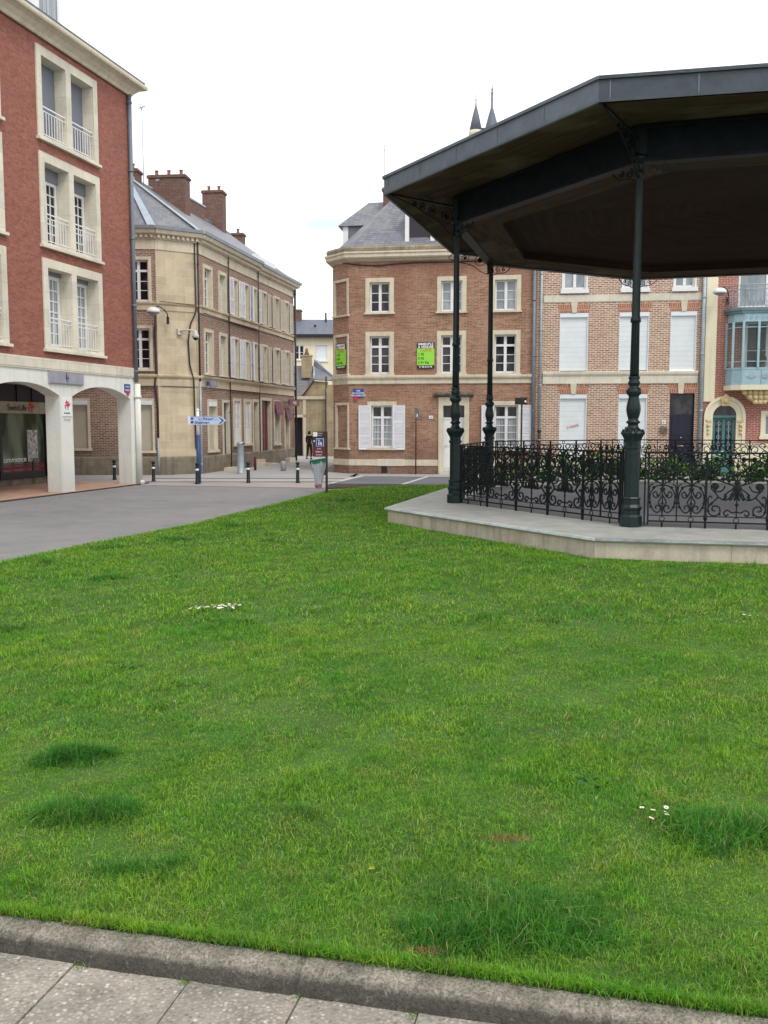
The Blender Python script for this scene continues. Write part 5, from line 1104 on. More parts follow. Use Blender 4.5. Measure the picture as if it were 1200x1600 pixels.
# roof
mb = MB(); n8 = 8
rin = [(x * 1.0, y * 1.0) for x, y in CV]
vs = [(x, y, ZT) for x, y in RV] + [(0, 0, 7.25)]
mb.add(vs, [(i, (i + 1) % 8, 8) for i in range(8)]); roofb = mb.build('roof', 'zinc_dark', bs)
mb = MB(); ring_prof(mb, RV + [RV[0], RV[1]], [(0, ZB), (.0, ZT), (-.04, ZT), (-.04, ZB)]); ring_prof(mb, RV + [RV[0], RV[1]], [(.002, ZT - .035), (.03, ZT - .03), (.03, ZT + .012), (-.1, ZT + .03)]); ring_prof(mb, RV + [RV[0], RV[1]], [(-.03, ZB - .02), (.015, ZB - .02), (.02, ZB + .015), (.001, ZB + .015)])
for k in range(8):
    a = Vector(RV[k]); b = Vector(RV[(k + 1) % 8]); d = (b - a); L = d.length; d.normalize(); n = Vector((d.y, -d.x))
    for s in (.14, .14 + 1.05, .14 + 2.1, .14 + 3.15, .14 + 4.2):
        if s < L - .1: p = a + d * s; mb.slab([p + n * .001 - d * .008, p + n * .007 - d * .008, p + n * .007 + d * .008, p + n * .001 + d * .008], ZB + .02, ZT - .035)
mb.build('fascia', 'zinc_fascia', roofb)
mb = MB()
for i in range(8):
    j = (i + 1) % 8; a, b, c, d = RV[i], RV[j], CV[j], CV[i]
    f = MB(); L = Vector((b[0] - a[0], b[1] - a[1])); ang = math.atan2(L.y, L.x); ca_, sa_ = math.cos(-ang), math.sin(-ang)
    def tr(p, z): x, y = p[0] - a[0], p[1] - a[1]; return (x * ca_ - y * sa_, x * sa_ + y * ca_, z)
    f.quad(tr(a, ZB), tr(d, ZI), tr(c, ZI), tr(b, ZB)); f.build('soffit', 'soffit_planks', roofb, (a[0], a[1], 0), ang)
    ci, di = (c[0] * .86, c[1] * .86), (d[0] * .86, d[1] * .86); co_1, do_1 = (c[0] * .985, c[1] * .985), (d[0] * .985, d[1] * .985)
    f = MB(); f.quad(tr(do_1, 5.50), tr(di, 5.52), tr(ci, 5.52), tr(co_1, 5.50)); f.build('ceiling_border', 'soffit_planks', roofb, (a[0], a[1], 0), ang)
    f = MB(); f.add([tr(di, 5.66), tr(ci, 5.66), tr((0, 0), 6.0), tr(di, 5.52), tr(ci, 5.52)], [(0, 2, 1), (0, 1, 4, 3)]); f.build('ceiling', 'ceiling_planks', roofb, (a[0], a[1], 0), ang)
mb = MB(); mb.lathe([(.3, 7.1), (.22, 7.3), (.08, 7.5), (.04, 7.7), (.03, 9.1)], 10); mb.build('finial', 'zinc_dark', roofb)

# ================================================================== STREET FURNITURE
def bollard(x, y, label):
    b = thing('bollard', label, 'bollard', (x, y, 0), 0, 'dark bollards with a white band across the street mouth')
    if not bollard.proto:
        mb = MB(); mb.lathe([(.07, 0), (.07, .03), (.055, .05), (.05, .40), (.045, .41), (.045, .475), (.055, .48), (.055, .51), (.035, .53), (.035, .55), (.055, .57), (.065, .60), (.05, .635), (.02, .65)], 14); p = mb.build('post', 'cast_iron', b)
        mb = MB(); mb.lathe([(.052, .405), (.052, .465)], 14); q = mb.build('white_band', 'sign_white', b); bollard.proto = [p, q]
    else:
        for s in bollard.proto: c = s.copy(); COL.objects.link(c); c.parent = b
bollard.proto = None
bollard(-8.65, 29.76, 'bollard seen through the right arch of the arcade'); bollard(-7.15, 28.77, 'bollard just right of the white drainpipe foot at the corner of the arcade'); bollard(-5.56, 27.6, 'bollard standing in front of the blue and white direction sign post')
bollard(-4.12, 28.15, 'bollard beside the thick grey metal post, next to the pavement edge'); bollard(-2.62, 28.15, 'bollard nearest to the information board and its litter bag')
dsn = thing('direction_sign', 'pale blue arrow shaped direction sign on a blue and white post', 'sign', (-5.58, 27.95, 0))
mb = MB(); mb.tube([(0, 0, 1.46), (0, 0, 2.16)], .045, 12, 0); mb.tube([(0, 0, 0), (0, 0, 1.46)], .062, 12, 1); mb.ball((0, 0, 2.2), .05, 10, 0); mb.build('post', ['sign_white', 'post_blue'], dsn)
mb = MB(); mb.prism([(-.22, 1.77), (.70, 1.77), (.86, 1.895), (.70, 2.02), (-.22, 2.02)], -.10, -.065); mb.box(-.27, -.22, -.11, .06, 1.77, 2.03, 1); mb.build('board', ['sign_light', 'sign_white'], dsn)
mb = MB(); mb.prism([(.64, 1.80), (.69, 1.80), (.80, 1.895), (.69, 1.99), (.64, 1.99), (.74, 1.895)], -.106, -.1005); mb.box(-.19, -.11, -.106, -.1005, 1.81, 1.88); mb.box(-.19, -.11, -.106, -.1005, 1.92, 1.98); mb.box(-.20, .62, -.104, -.1005, 2.0, 2.008); mb.build('pictogram', 'sign_blue', dsn)
text('lettering', 'Le Prieuré', .105, 'sign_blue', dsn, (.04, -.104, 1.905), bold=.003); text('lettering', 'Résidence', .105, 'sign_blue', dsn, (-.07, -.104, 1.80), bold=.003); text('lettering', 'hôtel', .05, 'plaque_grey', dsn, (.53, -.104, 1.91))
gp_ = thing('grey_post', 'thick pale grey metal service post on the pavement in front of the shuttered windows', 'post', (-5.17, 33.5, 0))
mb = MB(); mb.lathe([(.13, 0), (.13, .04), (.12, .05), (.12, 1.06), (.135, 1.07), (.135, 1.13), (.1, 1.15)], 18); mb.build('post', 'steel_post', gp_); mb = MB(); mb.box(.08, .16, -.08, .0, 1.05, 1.12); mb.build('reader', 'black_pipe', gp_)
tag(MB.build((lambda m: (m.lathe([(.05, 0), (.05, .5), (.03, .54)], 10), m)[1])(MB()), 'small_post', 'red_paint', None, (-4.98, 35.9, 0)), 'thin dark red post beside the doorstep of the street building', 'post')
tag(MB.build((lambda m: (m.lathe([(.10, 0), (.11, .32), (.09, .37), (.03, .38)], 12), m)[1])(MB()), 'low_bollard', 'plaque_grey', None, (-3.84, 35.4, 0)), 'short stubby grey bollard standing alone in the side street', 'bollard')
sp_ = thing('sign_post', 'thin dark pole with a small narrow sign in front of the brown brick wall', 'sign', (1.13, 33.0, 0))
mb = MB(); mb.tube([(0, 0, 0), (0, 0, 2.35)], .025, 8); mb.build('post', 'wood_post', sp_); mb = MB(); mb.box(-.02, .10, -.05, -.02, 1.98, 2.32); mb.build('board', 'zinc_dark', sp_); mb = MB(); mb.prism([(.015, 2.05), (.065, 2.05), (.04, 2.18)], -.056, -.051); mb.build('pictogram', 'sign_white', sp_)
tl = thing('traffic_signal', 'pair of small black signal boxes on a pole in front of the right hand shutters', 'traffic light', (4.72, 32.0, 0))
mb = MB(); mb.tube([(0, 0, 0), (0, 0, 2.72)], .032, 8); mb.build('pole', 'wood_post', tl); mb = MB(); mb.box(-.23, -.04, -.08, .08, 2.45, 2.68); mb.box(.04, .17, -.08, .08, 2.45, 2.68); mb.build('signal_box', 'sign_black', tl); mb = MB(); mb.ball((.11, -.085, 2.55), .04, 8); mb.build('lens', 'sign_white', tl)
ib = thing('information_board', 'brown information board with blue pictogram on a wooden post at the lawn edge', 'sign', (-1.49, 24.0, 0), 0)
mb = MB(); mb.box(-.025, .035, -.03, .03, 0, 1.60); mb.build('post', 'wood_post', ib)
mb = MB(); mb.box(-.345, -.026, -.025, .02, .95, 1.60); mb.build('board', 'sign_brown', ib)
mb = MB(); mb.box(-.34, -.03, -.029, -.0255, .95, 1.21); mb.build('lower_panel', 'sign_maroon', ib)
mb = MB(); mb.box(-.335, -.225, -.030, -.0255, 1.47, 1.585, 0); mb.box(-.26, -.06, -.030, -.0255, 1.22, 1.42, 0); mb.box(-.25, -.07, -.034, -.0305, 1.23, 1.41, 1); mb.build('pictogram', ['sign_white', 'sign_blue'], ib)
mb = MB(); mb.box(-.20, -.175, -.038, -.0345, 1.25, 1.34); mb.ball((-.1875, -.036, 1.37), .018, 8); mb.prism([(-.15, 1.25), (-.11, 1.25), (-.115, 1.30), (-.145, 1.35)], -.038, -.0345); mb.ball((-.31, -.028, 1.35), .022, 8); mb.build('pictogram_figure', 'sign_white', ib)
for i, (tx, z) in enumerate((('ZONE', 1.14), ('PARKING', 1.06), ('PAYANT', .98))): text('lettering', tx, .055 if i else .05, 'sign_white', ib, (-.185, -.031, z), align='CENTER', sx=.75)
text('lettering', 'Parking', .045, 'sign_white', ib, (-.20, -.028, 1.54), sx=.8); text('lettering', 'Square', .04, 'sign_white', ib, (-.20, -.028, 1.49), sx=.8)

# ================================================================== PEOPLE
def skin(name, V, E, rad, mat, parent, sub=2):
    me = bpy.data.meshes.new(name); me.from_pydata(V, E, []); o = bpy.data.objects.new(name, me); COL.objects.link(o)
    o.modifiers.new('s', 'SKIN'); 
    for i, d in enumerate(me.skin_vertices[0].data): d.radius = (rad[i], rad[i]); d.use_root = (i == 0)
    m = o.modifiers.new('d', 'SUBSURF'); m.levels = sub; m.render_levels = sub
    dg = bpy.context.evaluated_depsgraph_get(); nm = bpy.data.meshes.new_from_object(o.evaluated_get(dg)); bpy.data.objects.remove(o)
    nm.materials.clear(); nm.materials.append(M[mat]); nm.name = name
    for p in nm.polygons: p.use_smooth = True
    r = bpy.data.objects.new(name, nm); COL.objects.link(r); r.parent = parent; return r
def person(label, loc, rz, scale, legs, arms, top, bottom, hair, shoes, long_hair=False, lean=0):
    P = thing('person', label, 'person', loc, rz)
    V = [(0, 0, .95), (0, -.01 - lean * .3, 1.10), (0, -lean * .7, 1.30), (0, -lean, 1.45), (0, -lean - .01, 1.52), (0, -lean - .02, 1.60), (0, -lean - .015, 1.70)]
    rad = [.125, .115, .125, .09, .052, .085, .07]; Ed = [(i, i + 1) for i in range(6)]
    parts_l = []; parts_a = []
    for s, (kn_, an_) in zip((-1, 1), legs):
        k = len(V); V += [(s * .085, 0, .88), (s * .09, kn_[0], kn_[1]), (s * .09, an_[0], an_[1]), (s * .095, an_[0] - .12, max(.03, an_[1] - .05))]; rad += [.085, .055, .038, .032]
        Ed += [(0, k), (k, k + 1), (k + 1, k + 2), (k + 2, k + 3)]; parts_l.append(k)
    for s, (el, ha) in zip((-1, 1), arms):
        k = len(V); V += [(s * .17, -lean, 1.42), (s * el[0], el[1] - lean * .7, el[2]), (s * ha[0], ha[1] - lean * .6, ha[2]), (s * ha[0], ha[1] - .03 - lean * .6, ha[2] - .07)]; rad += [.052, .04, .027, .03]
        Ed += [(3, k), (k, k + 1), (k + 1, k + 2), (k + 2, k + 3)]; parts_a.append(k)
    body = skin('body', V, Ed, rad, 'skin', P)
    # fingers
    mb = MB()
    for k in parts_a:
        x, y, z = V[k + 3]
        for f in range(4): mb.tube([(x, y + .022 - f * .015, z - .02), (x * 1.0, y + .022 - f * .015, z - .06), (x * .97, y + .02 - f * .015, z - .085 + abs(f - 1.5) * .006)], .008, 5)
        mb.tube([(x, y - .03, z + .02), (x * .98, y - .05, z - .02), (x * .97, y - .052, z - .045)], .009, 5)
    mb.build('fingers', 'skin', body)
    # shirt
    idx = [1, 2, 3]; v = [V[0], V[1], V[2], V[3]]; r = [rad[0] + .018, rad[1] + .02, rad[2] + .018, .10]; e_ = [(0, 1), (1, 2), (2, 3)]
    for k in parts_a:
        j = len(v); end = Vector(V[k + 1]).lerp(Vector(V[k + 2]), .8 if top != 'cloth_green' else .2); v += [V[k], V[k + 1], tuple(end)]; r += [.068, .052, .044]; e_ += [(3, j), (j, j + 1), (j + 1, j + 2)]
    skin('shirt', v, e_, r, top, P)
    v = [V[0], V[1]]; r = [.142, .128]; e_ = [(0, 1)]
    for k in parts_l:
        j = len(v); v += [V[k], V[k + 1], tuple(Vector(V[k + 2]) + Vector((0, 0, .02)))]; r += [.10, .074, .062 if bottom == 'cloth_white' else .05]; e_ += [(0, j), (j, j + 1), (j + 1, j + 2)]
    skin('trousers', v, e_, r, bottom, P)
    for k in parts_l:
        x, y, z = V[k + 2]; mb = MB(); mb.slab([(x - .045, y + .06), (x + .045, y + .06), (x + .05, y - .12), (x + .02, y - .18), (x - .02, y - .18), (x - .05, y - .12)], max(0, z - .09), max(.05, z - .015)); mb.build('shoe', shoes, P, bevel=.015)
    hd = MB(); hd.ball((0, -lean + .0, 1.665), .105, 14, 0, 1.1); 
    if long_hair: hd.lathe([(.10, 1.45), (.11, 1.6), (.09, 1.68)], 12, (0, -lean + .035, 0))
    hr = hd.build('hair', hair, P)
    for vtx in hr.data.vertices:      # pull hair off the face
        if vtx.co.y < -lean - .03 and vtx.co.z < 1.70: vtx.co.y = -lean + .0
    f = MB(); f.ball((-.035, -lean - .095, 1.655), .012, 8, 0); f.ball((.035, -lean - .095, 1.655), .012, 8, 0); f.add([(-.012, -lean - .095, 1.625), (.012, -lean - .095, 1.625), (0, -lean - .125, 1.62), (0, -lean - .1, 1.66)], [(0, 1, 2), (0, 2, 3), (1, 3, 2)], 1); f.box(-.025, .025, -lean - .099, -lean - .09, 1.585, 1.592, 2)
    f.ball((-.092, -lean - .01, 1.64), .022, 6, 1, 1.5); f.ball((.092, -lean - .01, 1.64), .022, 6, 1, 1.5); f.build('face', ['hair_dark', 'skin', 'sign_red'], body)
    P.scale = (scale,) * 3; return P
t = NT('clear_bag'); o = t.coords(); mp = t.node('ShaderNodeMapping'); mp.inputs['Scale'].default_value = (22, 22, 3); t.link(o, mp.inputs[0])
t.link(t.ramp(t.noise(1, mp.outputs[0], 4, .6, .5), [(.3, (.34, .38, .43)), (.7, (.66, .70, .74))]), t.b.inputs['Base Color']); t.b.inputs['Roughness'].default_value = .3; t.b.inputs['Alpha'].default_value = .75
lb_ = thing('litter_bag', 'clear plastic litter bag hanging from a green hoop on the information board post', 'litter bag', (-1.70, 23.99, 0))
mb = MB(); hoop = [(.215 * math.cos(t_), .16 * math.sin(t_), .87 + .035 * math.cos(t_)) for t_ in np.linspace(0, 2 * PI, 20)]
mb.tube(hoop[:-1], .018, 8, 0, True); mb.add([(x * 1.01, y * 1.01, z + .02) for x, y, z in hoop] + [(x * 1.02, y * 1.02, z - .085) for x, y, z in hoop], [(i, i + 1, i + 21, i + 20) for i in range(19)]); mb.build('hoop', 'cloth_green', lb_)
mb = MB(); vs = []; rows_ = [(.205, .85, 0), (.20, .75, 0), (.165, .62, .01), (.13, .48, .015), (.10, .34, .02), (.085, .26, .01), (.095, .20, 0), (.07, .14, 0), (.01, .12, 0)]
for q, (r_, z, cx) in enumerate(rows_):
    for k in range(24):
        a = 2 * PI * k / 24; w_ = 1 + (.10 * math.sin(a * 5 + q) + .06 * math.sin(a * 9 - q * 2)) * (q > 0); vs.append((cx + r_ * w_ * math.cos(a), .78 * r_ * w_ * math.sin(a), z))
mb.add(vs, [(q * 24 + k, q * 24 + (k + 1) % 24, (q + 1) * 24 + (k + 1) % 24, (q + 1) * 24 + k) for q in range(len(rows_) - 1) for k in range(24)], 0, True); mb.build('bag', 'clear_bag', lb_)
mb = MB()
mb.ball((-.03, -.07, .21), .055, 8); mb.box(-.01, .07, -.09, -.02, .16, .25); mb.build('litter', 'shoe_pink', lb_)
mb = MB(); mb.box(.09, .19, -.03, .03, .48, .86); mb.build('back_plate', 'bag_brown', lb_)
person('person in black clothes walking away into the side street', (-3.76, 46.9, 0), R(165), .81,
       [((-.12, .50), (-.02, .10)), ((.06, .50), (.26, .14))], [((.24, .06, 1.18), (.26, .0, .93)), ((.23, -.04, 1.18), (.20, -.16, .98))], 'cloth_black', 'cloth_black', 'hair_dark', 'cloth_black')

# ================================================================== FLOWER BED beyond the bandstand
bedp = [(3.3, 27.05), (17, 25.0), (17, 26.9), (3.4, 28.9)]
mb = MB(); mb.slab(bedp, 0, .06); struct(mb.build('flower_bed', 'soil'))
mb = MB(); 
for a, b in ((bedp[0], bedp[1]), (bedp[0], bedp[3])):
    a = Vector(a); b = Vector(b); d = (b - a).normalized(); n = Vector((-d.y, d.x)) * .07; mb.slab([a - n, b - n, b + n, a + n], 0, .13)
struct(mb.build('bed_kerb', 'border_white'))
def leaf_cloud(n, rx, ry, h, size, seed):
    r = np.random.default_rng(seed); vs = []; fs = []
    clumps = r.uniform(-1, 1, (9, 2)); ch = r.uniform(.45, 1, 9)
    for i in range(n):
        c = r.integers(9); x = clumps[c, 0] * rx * .75 + r.normal(0, rx * .22); y = clumps[c, 1] * ry * .6 + r.normal(0, ry * .25); z = abs(r.uniform(.05, ch[c]) * h + r.normal(0, .05))
        a, b = r.uniform(0, 2 * PI), r.uniform(-.9, .9); s = size * r.uniform(.6, 1.4); d = Vector((math.cos(a) * math.cos(b), math.sin(a) * math.cos(b), math.sin(b))); w = Vector((-math.sin(a), math.cos(a), 0)) * s * .35
        p = Vector((x, y, z)); k = len(vs); vs += [tuple(p), tuple(p + d * s * .5 + w), tuple(p + d * s), tuple(p + d * s * .5 - w)]; fs.append((k, k + 1, k + 2, k + 3))
    return vs, fs
BUSH = ['low leafy bush with red flowers behind the left railing panel', 'low leafy bush with white flowers']
FP = {}
names = [('leafy bush with a few red blooms nearest the left end of the flower bed', 'petal_red'), ('leafy bush with white blooms, second from the left end of the flower bed', 'petal_white'),
         ('leafy bush with yellow blooms seen through the left railing panel', 'petal_yellow'), ('leafy bush with white blooms beneath the first white roller shutter', 'petal_white'), ('leafy bush with yellow blooms just left of the nearest iron column', 'petal_yellow'),
         ('leafy bush with white blooms just right of the nearest iron column', 'petal_white'), ('leafy bush with yellow blooms in front of the navy door', 'petal_yellow'), ('leafy bush with white blooms in front of the grey downpipe', 'petal_white'),
         ('leafy bush with red blooms in front of the teal door', 'petal_red'), ('leafy bush with white blooms below the blue bay window', 'petal_white'), ('leafy bush with yellow blooms at the right end of the flower bed', 'petal_yellow')]
def tint_attr(me, n_per, cnt, r, hvals):
    a = me.attributes.new('tint', 'FLOAT', 'POINT'); a.data.foreach_set('value', np.repeat(r.random(cnt), n_per)); b = me.attributes.new('hgt', 'FLOAT', 'POINT'); b.data.foreach_set('value', hvals)
for i, (lb, fm) in enumerate(names):
    x = 3.95 + i * 1.12; y = 28.0 - .15 * (x - 3.3); g = thing('flowering_bush', lb, 'bush', (x, y, .05), 0, 'bushes in the flower bed beyond the bandstand')
    vs, fs = leaf_cloud(430, .62, .4, random.uniform(.75, 1.1), .17, 50 + i); mb = MB(); mb.add(vs, fs); f = mb.build('foliage', 'leafy', g); tint_attr(f.data, 4, len(fs), np.random.default_rng(i), np.full(len(vs), .8))
    mb = MB()
    for k in range(7): a = random.uniform(0, 6.28); mb.tube([(0, 0, 0), (.2 * math.cos(a), .2 * math.sin(a), .4), (.35 * math.cos(a), .35 * math.sin(a), .75)], .012, 4)
    mb.build('stem', 'trunk', g)
    for k in range(24 if fm == 'petal_white' else 14):
        if fm not in FP:
            mb = MB()
            for q in range(6): a = q * PI / 3; mb.ball((.02 * math.cos(a), .02 * math.sin(a), .004 * (q % 2)), .019, 5, 0, .6)
            mb.ball((0, 0, .008), .014, 5, 0, .8); FP[fm] = fl_ = mb.build('flower', fm)
        else: fl_ = FP[fm].copy(); COL.objects.link(fl_)
        fl_.parent = g; fl_.location = (random.gauss(0, .4), random.gauss(-.12, .28), random.uniform(.25, 1.0)); fl_.scale = (random.uniform(.7, 1.5),) * 3; fl_.rotation_euler = (random.uniform(-1, .3), random.uniform(-.5, .5), 0)

# ================================================================== GRASS
platform_poly = [(x + BC.x, y + BC.y) for x, y in PV]
def blades(name, P, H, Wd, mat, r, lean=.5, hgt_root=True):
    n = len(P); yaw = r.uniform(0, 2 * PI, n); la = r.uniform(0, 2 * PI, n); ln = np.abs(r.normal(0, lean, n)) * H
    dx, dy = np.cos(yaw) * Wd / 2, np.sin(yaw) * Wd / 2; lx, ly = np.cos(la) * ln, np.sin(la) * ln
    V = np.zeros((n, 5, 3), np.float32); z = P[:, 2]
    V[:, 0] = np.stack([P[:, 0] - dx, P[:, 1] - dy, z - .004], 1); V[:, 1] = np.stack([P[:, 0] + dx, P[:, 1] + dy, z - .004], 1)
    mx, my, mz = P[:, 0] + lx * .35, P[:, 1] + ly * .35, z + H * .55
    V[:, 2] = np.stack([mx + dx * .8, my + dy * .8, mz], 1); V[:, 3] = np.stack([mx - dx * .8, my - dy * .8, mz], 1)
    drop = np.clip(1 - (ln / H) ** 2 * .35, .35, 1)
    V[:, 4] = np.stack([P[:, 0] + lx, P[:, 1] + ly, z + H * drop], 1)
    me = bpy.data.meshes.new(name); me.vertices.add(n * 5); me.vertices.foreach_set('co', V.ravel())
    base = (np.arange(n) * 5)[:, None]; quads = (base + np.array([[0, 1, 2, 3]])); tris = (base + np.array([[3, 2, 4]]))
    loops = np.concatenate([quads, tris], 1).ravel().astype(np.int32)
    me.loops.add(n * 7); me.loops.foreach_set('vertex_index', loops)
    me.polygons.add(n * 2); ls = np.empty(n * 2, np.int32); ls[0::2] = np.arange(n) * 7; ls[1::2] = np.arange(n) * 7 + 4
    me.polygons.foreach_set('loop_start', ls); me.update(); me.validate()
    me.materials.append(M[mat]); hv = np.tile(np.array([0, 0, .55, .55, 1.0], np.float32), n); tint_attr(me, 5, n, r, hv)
    o = bpy.data.objects.new(name, me); COL.objects.link(o); return o
def fnoise(x, y, s, seed):
    r = np.random.default_rng(seed); t = np.zeros_like(x)
    for k in range(7): a = r.uniform(0, 2 * PI); f = s * r.uniform(.6, 1.8); t += np.sin((x * math.cos(a) + y * math.sin(a)) * f + r.uniform(0, 6.28))
    return t / 2.6
allP, allH, allW = [], [], []
for y0, y1, dens, w, h in ((2.2, 3.6, 24000, .0022, .029), (3.6, 5, 15500, .0026, .030), (5, 8, 7800, .0036, .032), (8, 13, 2600, .0062, .042), (13, 19, 1300, .0095, .045), (19, 27.4, 650, .014, .048)):
    xa, xb = -.50 * y1 - 1.3, .50 * y1 + 1.3; xb = min(xb, 16); n = int((xb - xa) * (y1 - y0) * dens)
    x = rng.uniform(xa, xb, n); y = rng.uniform(y0, y1, n)
    ok = in_poly(x, y, LAWN) & ~in_poly(x, y, platform_poly) & (np.abs(x) < .5 * y + 1.3)
    x, y = x[ok], y[ok]
    bare = fnoise(x, y, 5, 3); dirt = np.exp(-(((x - .52) / .12) ** 2 + ((y - 3.78) / .06) ** 2)) + np.exp(-(((x - .14) / .10) ** 2 + ((y - 3.0) / .05) ** 2)); keep = rng.random(len(x)) > np.clip(.12 + .14 * bare + dirt * .85, 0, .95); x, y = x[keep], y[keep]
    hh = h * (1.0 + .16 * fnoise(x, y, 2.2, 5) + .30 * fnoise(x, y, 11, 6) + .16 * fnoise(x, y, 30, 8)) * rng.uniform(.5, 1.4, len(x)); hh = np.clip(hh, .018, .095)
    allP.append(np.stack([x, y, lawn_z(x, y) - .003], 1)); allH.append(hh); allW.append(w * rng.uniform(.7, 1.35, len(x)) * np.where(rng.random(len(x)) < .10, 1.9, 1.0))
P = np.concatenate(allP); Hh = np.concatenate(allH); Ww = np.concatenate(allW)
print('blades', len(P))
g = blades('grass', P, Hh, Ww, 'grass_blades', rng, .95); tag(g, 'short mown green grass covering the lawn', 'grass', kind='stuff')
# moss and seedlings in the slab joints
def moss(u, v, n, s):
    c = ko + kd * u + kn * v; return np.stack([c.x + rng.normal(0, s, n), c.y + rng.normal(0, s * .6, n), np.full(n, -.082)], 1)
Pm = np.concatenate([moss(-.66, -.118, 30, .014), moss(-.275, -.115, 16, .012), moss(-1.05, -.115, 22, .016), moss(.12, -.12, 24, .014), moss(.9, -.11, 20, .012)])
gm = blades('moss', Pm, .018 * rng.uniform(.5, 1.4, len(Pm)), .0022 * rng.uniform(.7, 1.3, len(Pm)), 'grass_blades', rng, 1.1); tag(gm, 'tiny weeds and moss growing in the joints at the foot of the kerb', 'moss', kind='stuff')
# edge fringe at kerb and road edge
def fringe(pts, n, spread, h, w):
    out = []
    for (ax, ay), (bx_, by_) in zip(pts, pts[1:]):
        L = math.hypot(bx_ - ax, by_ - ay); k = int(n * L); t = rng.random(k); out.append(np.stack([ax + (bx_ - ax) * t + rng.normal(0, spread, k), ay + (by_ - ay) * t + rng.normal(0, spread, k), np.full(k, .008)], 1))
    Pp = np.concatenate(out); return Pp, h * rng.uniform(.5, 1.3, len(Pp)), w * rng.uniform(.7, 1.3, len(Pp))
a = fringe([kp(-3.4, .012), kp(3.4, .012)], 2600, .011, .042, .0024); b = fringe(LEFT[2:], 420, .05, .05, .008); c = fringe(FAR, 250, .05, .05, .012)
g2 = blades('grass', np.concatenate([a[0], b[0], c[0]]), np.concatenate([a[1], b[1], c[1]]), np.concatenate([a[2], b[2], c[2]]), 'grass_blades', rng, .8); tag(g2, 'ragged grass fringe along the kerb and the road edge', 'grass', kind='stuff')
# tufts of longer, darker grass
T = [(-1.66, 4.74, .21, .11, .10, 2700, 'dark grass tuft at the left, farther of the two large left tufts'), (-1.34, 4.02, .22, .12, .11, 3400, 'dark grass tuft at the left, nearer of the two large left tufts'),
     (.42, 3.19, .36, .20, .115, 6800, 'widest dark grass tuft, close to the kerb right of centre'), (1.58, 3.85, .32, .20, .12, 5200, 'big dark grass tuft near the right edge of the lawn beside the small daisies'),
     (-.38, 4.02, .10, .06, .065, 420, 'small bluish grass tuft in the middle of the near lawn'), (-.98, 3.55, .24, .10, .055, 1300, 'flat weedy dark patch near the kerb at the lower left'),
     (-1.33, 8.02, .16, .10, .08, 420, 'small dark tuft just in front of the white daisy patch'), (-3.1, 10.4, .3, .16, .08, 600, 'dark patch of clover left of the daisy patch'),
     (-4.35, 11.7, .28, .2, .10, 380, 'dark tuft at the road edge, leftmost of the far tufts'), (-3.95, 13.1, .30, .2, .10, 380, 'dark tuft on the road edge beyond the clover patch'), (-3.2, 13.9, .25, .2, .10, 330, 'small dark tuft between the clover patch and the road'),
     (-2.55, 15.7, .34, .25, .12, 420, 'dark tuft at the far end of the left lawn edge'), (-1.75, 13.8, .28, .2, .09, 330, 'dark tuft in the middle of the far lawn'), (.98, 8.35, .14, .1, .06, 260, 'small dark tuft on the lawn left of the pair by the platform'),
     (1.46, 8.25, .16, .1, .06, 300, 'small dark tuft on the lawn right of the pair by the platform'), (-.9, 21.0, .35, .3, .1, 260, 'faint dark tuft near the far end of the lawn'), (-3.25, 7.85, .22, .15, .08, 420, 'small dark tuft near the left edge of the picture, beyond the large left tufts')]
for x, y, rx, ry, h, n, lb in T:
    r = np.random.default_rng(int(abs(x * 100) + y * 10)); sc_ = r.uniform(-.75, .75, (11, 2)); ci_ = r.integers(0, 11, n); px = (sc_[ci_, 0] + r.normal(0, .27, n)) * rx; py = (sc_[ci_, 1] + r.normal(0, .3, n)) * ry; d = np.sqrt((px / rx) ** 2 + (py / ry) ** 2)
    Hh = 1.05 * h * np.clip(1.1 - .5 * d, .3, 1.0) * r.uniform(.45, 1.2, n) * (.7 + .5 * r.random(11)[ci_]); Pp = np.stack([px, py, lawn_z(px + x, py + y)], 1)
    o = blades('grass_tuft', Pp, Hh, np.full(n, .0030 * (1 + max(0, y - 5) * .16)), 'tuft_blades', r, 1.0); o.location = (x, y, 0); tag(o, lb, 'grass tuft', 'darker tufts of long grass on the lawn')
for x, y, rx, ry, n, lb in ((.52, 3.78, .09, .035, 150, 'small rusty brown dry patch in the grass above the widest tuft'), (.15, 2.985, .06, .012, 130, 'small rusty brown dry patch in the grass at the edge of the kerb'), (-1.0, 3.175, .12, .012, 90, 'brown dry grass strip along the kerb at the lower left')):
    r = np.random.default_rng(int(n + y * 7)); Pp = np.stack([r.normal(0, rx * .6, n), r.normal(0, ry * .6, n), np.full(n, float(lawn_z(x, y)) + .012)], 1)
    o = blades('dry_grass', Pp, r.uniform(.012, .028, n), np.full(n, .0026), 'straw', r, 1.3); o.location = (x, y, 0); tag(o, lb, 'dry grass', kind='stuff')
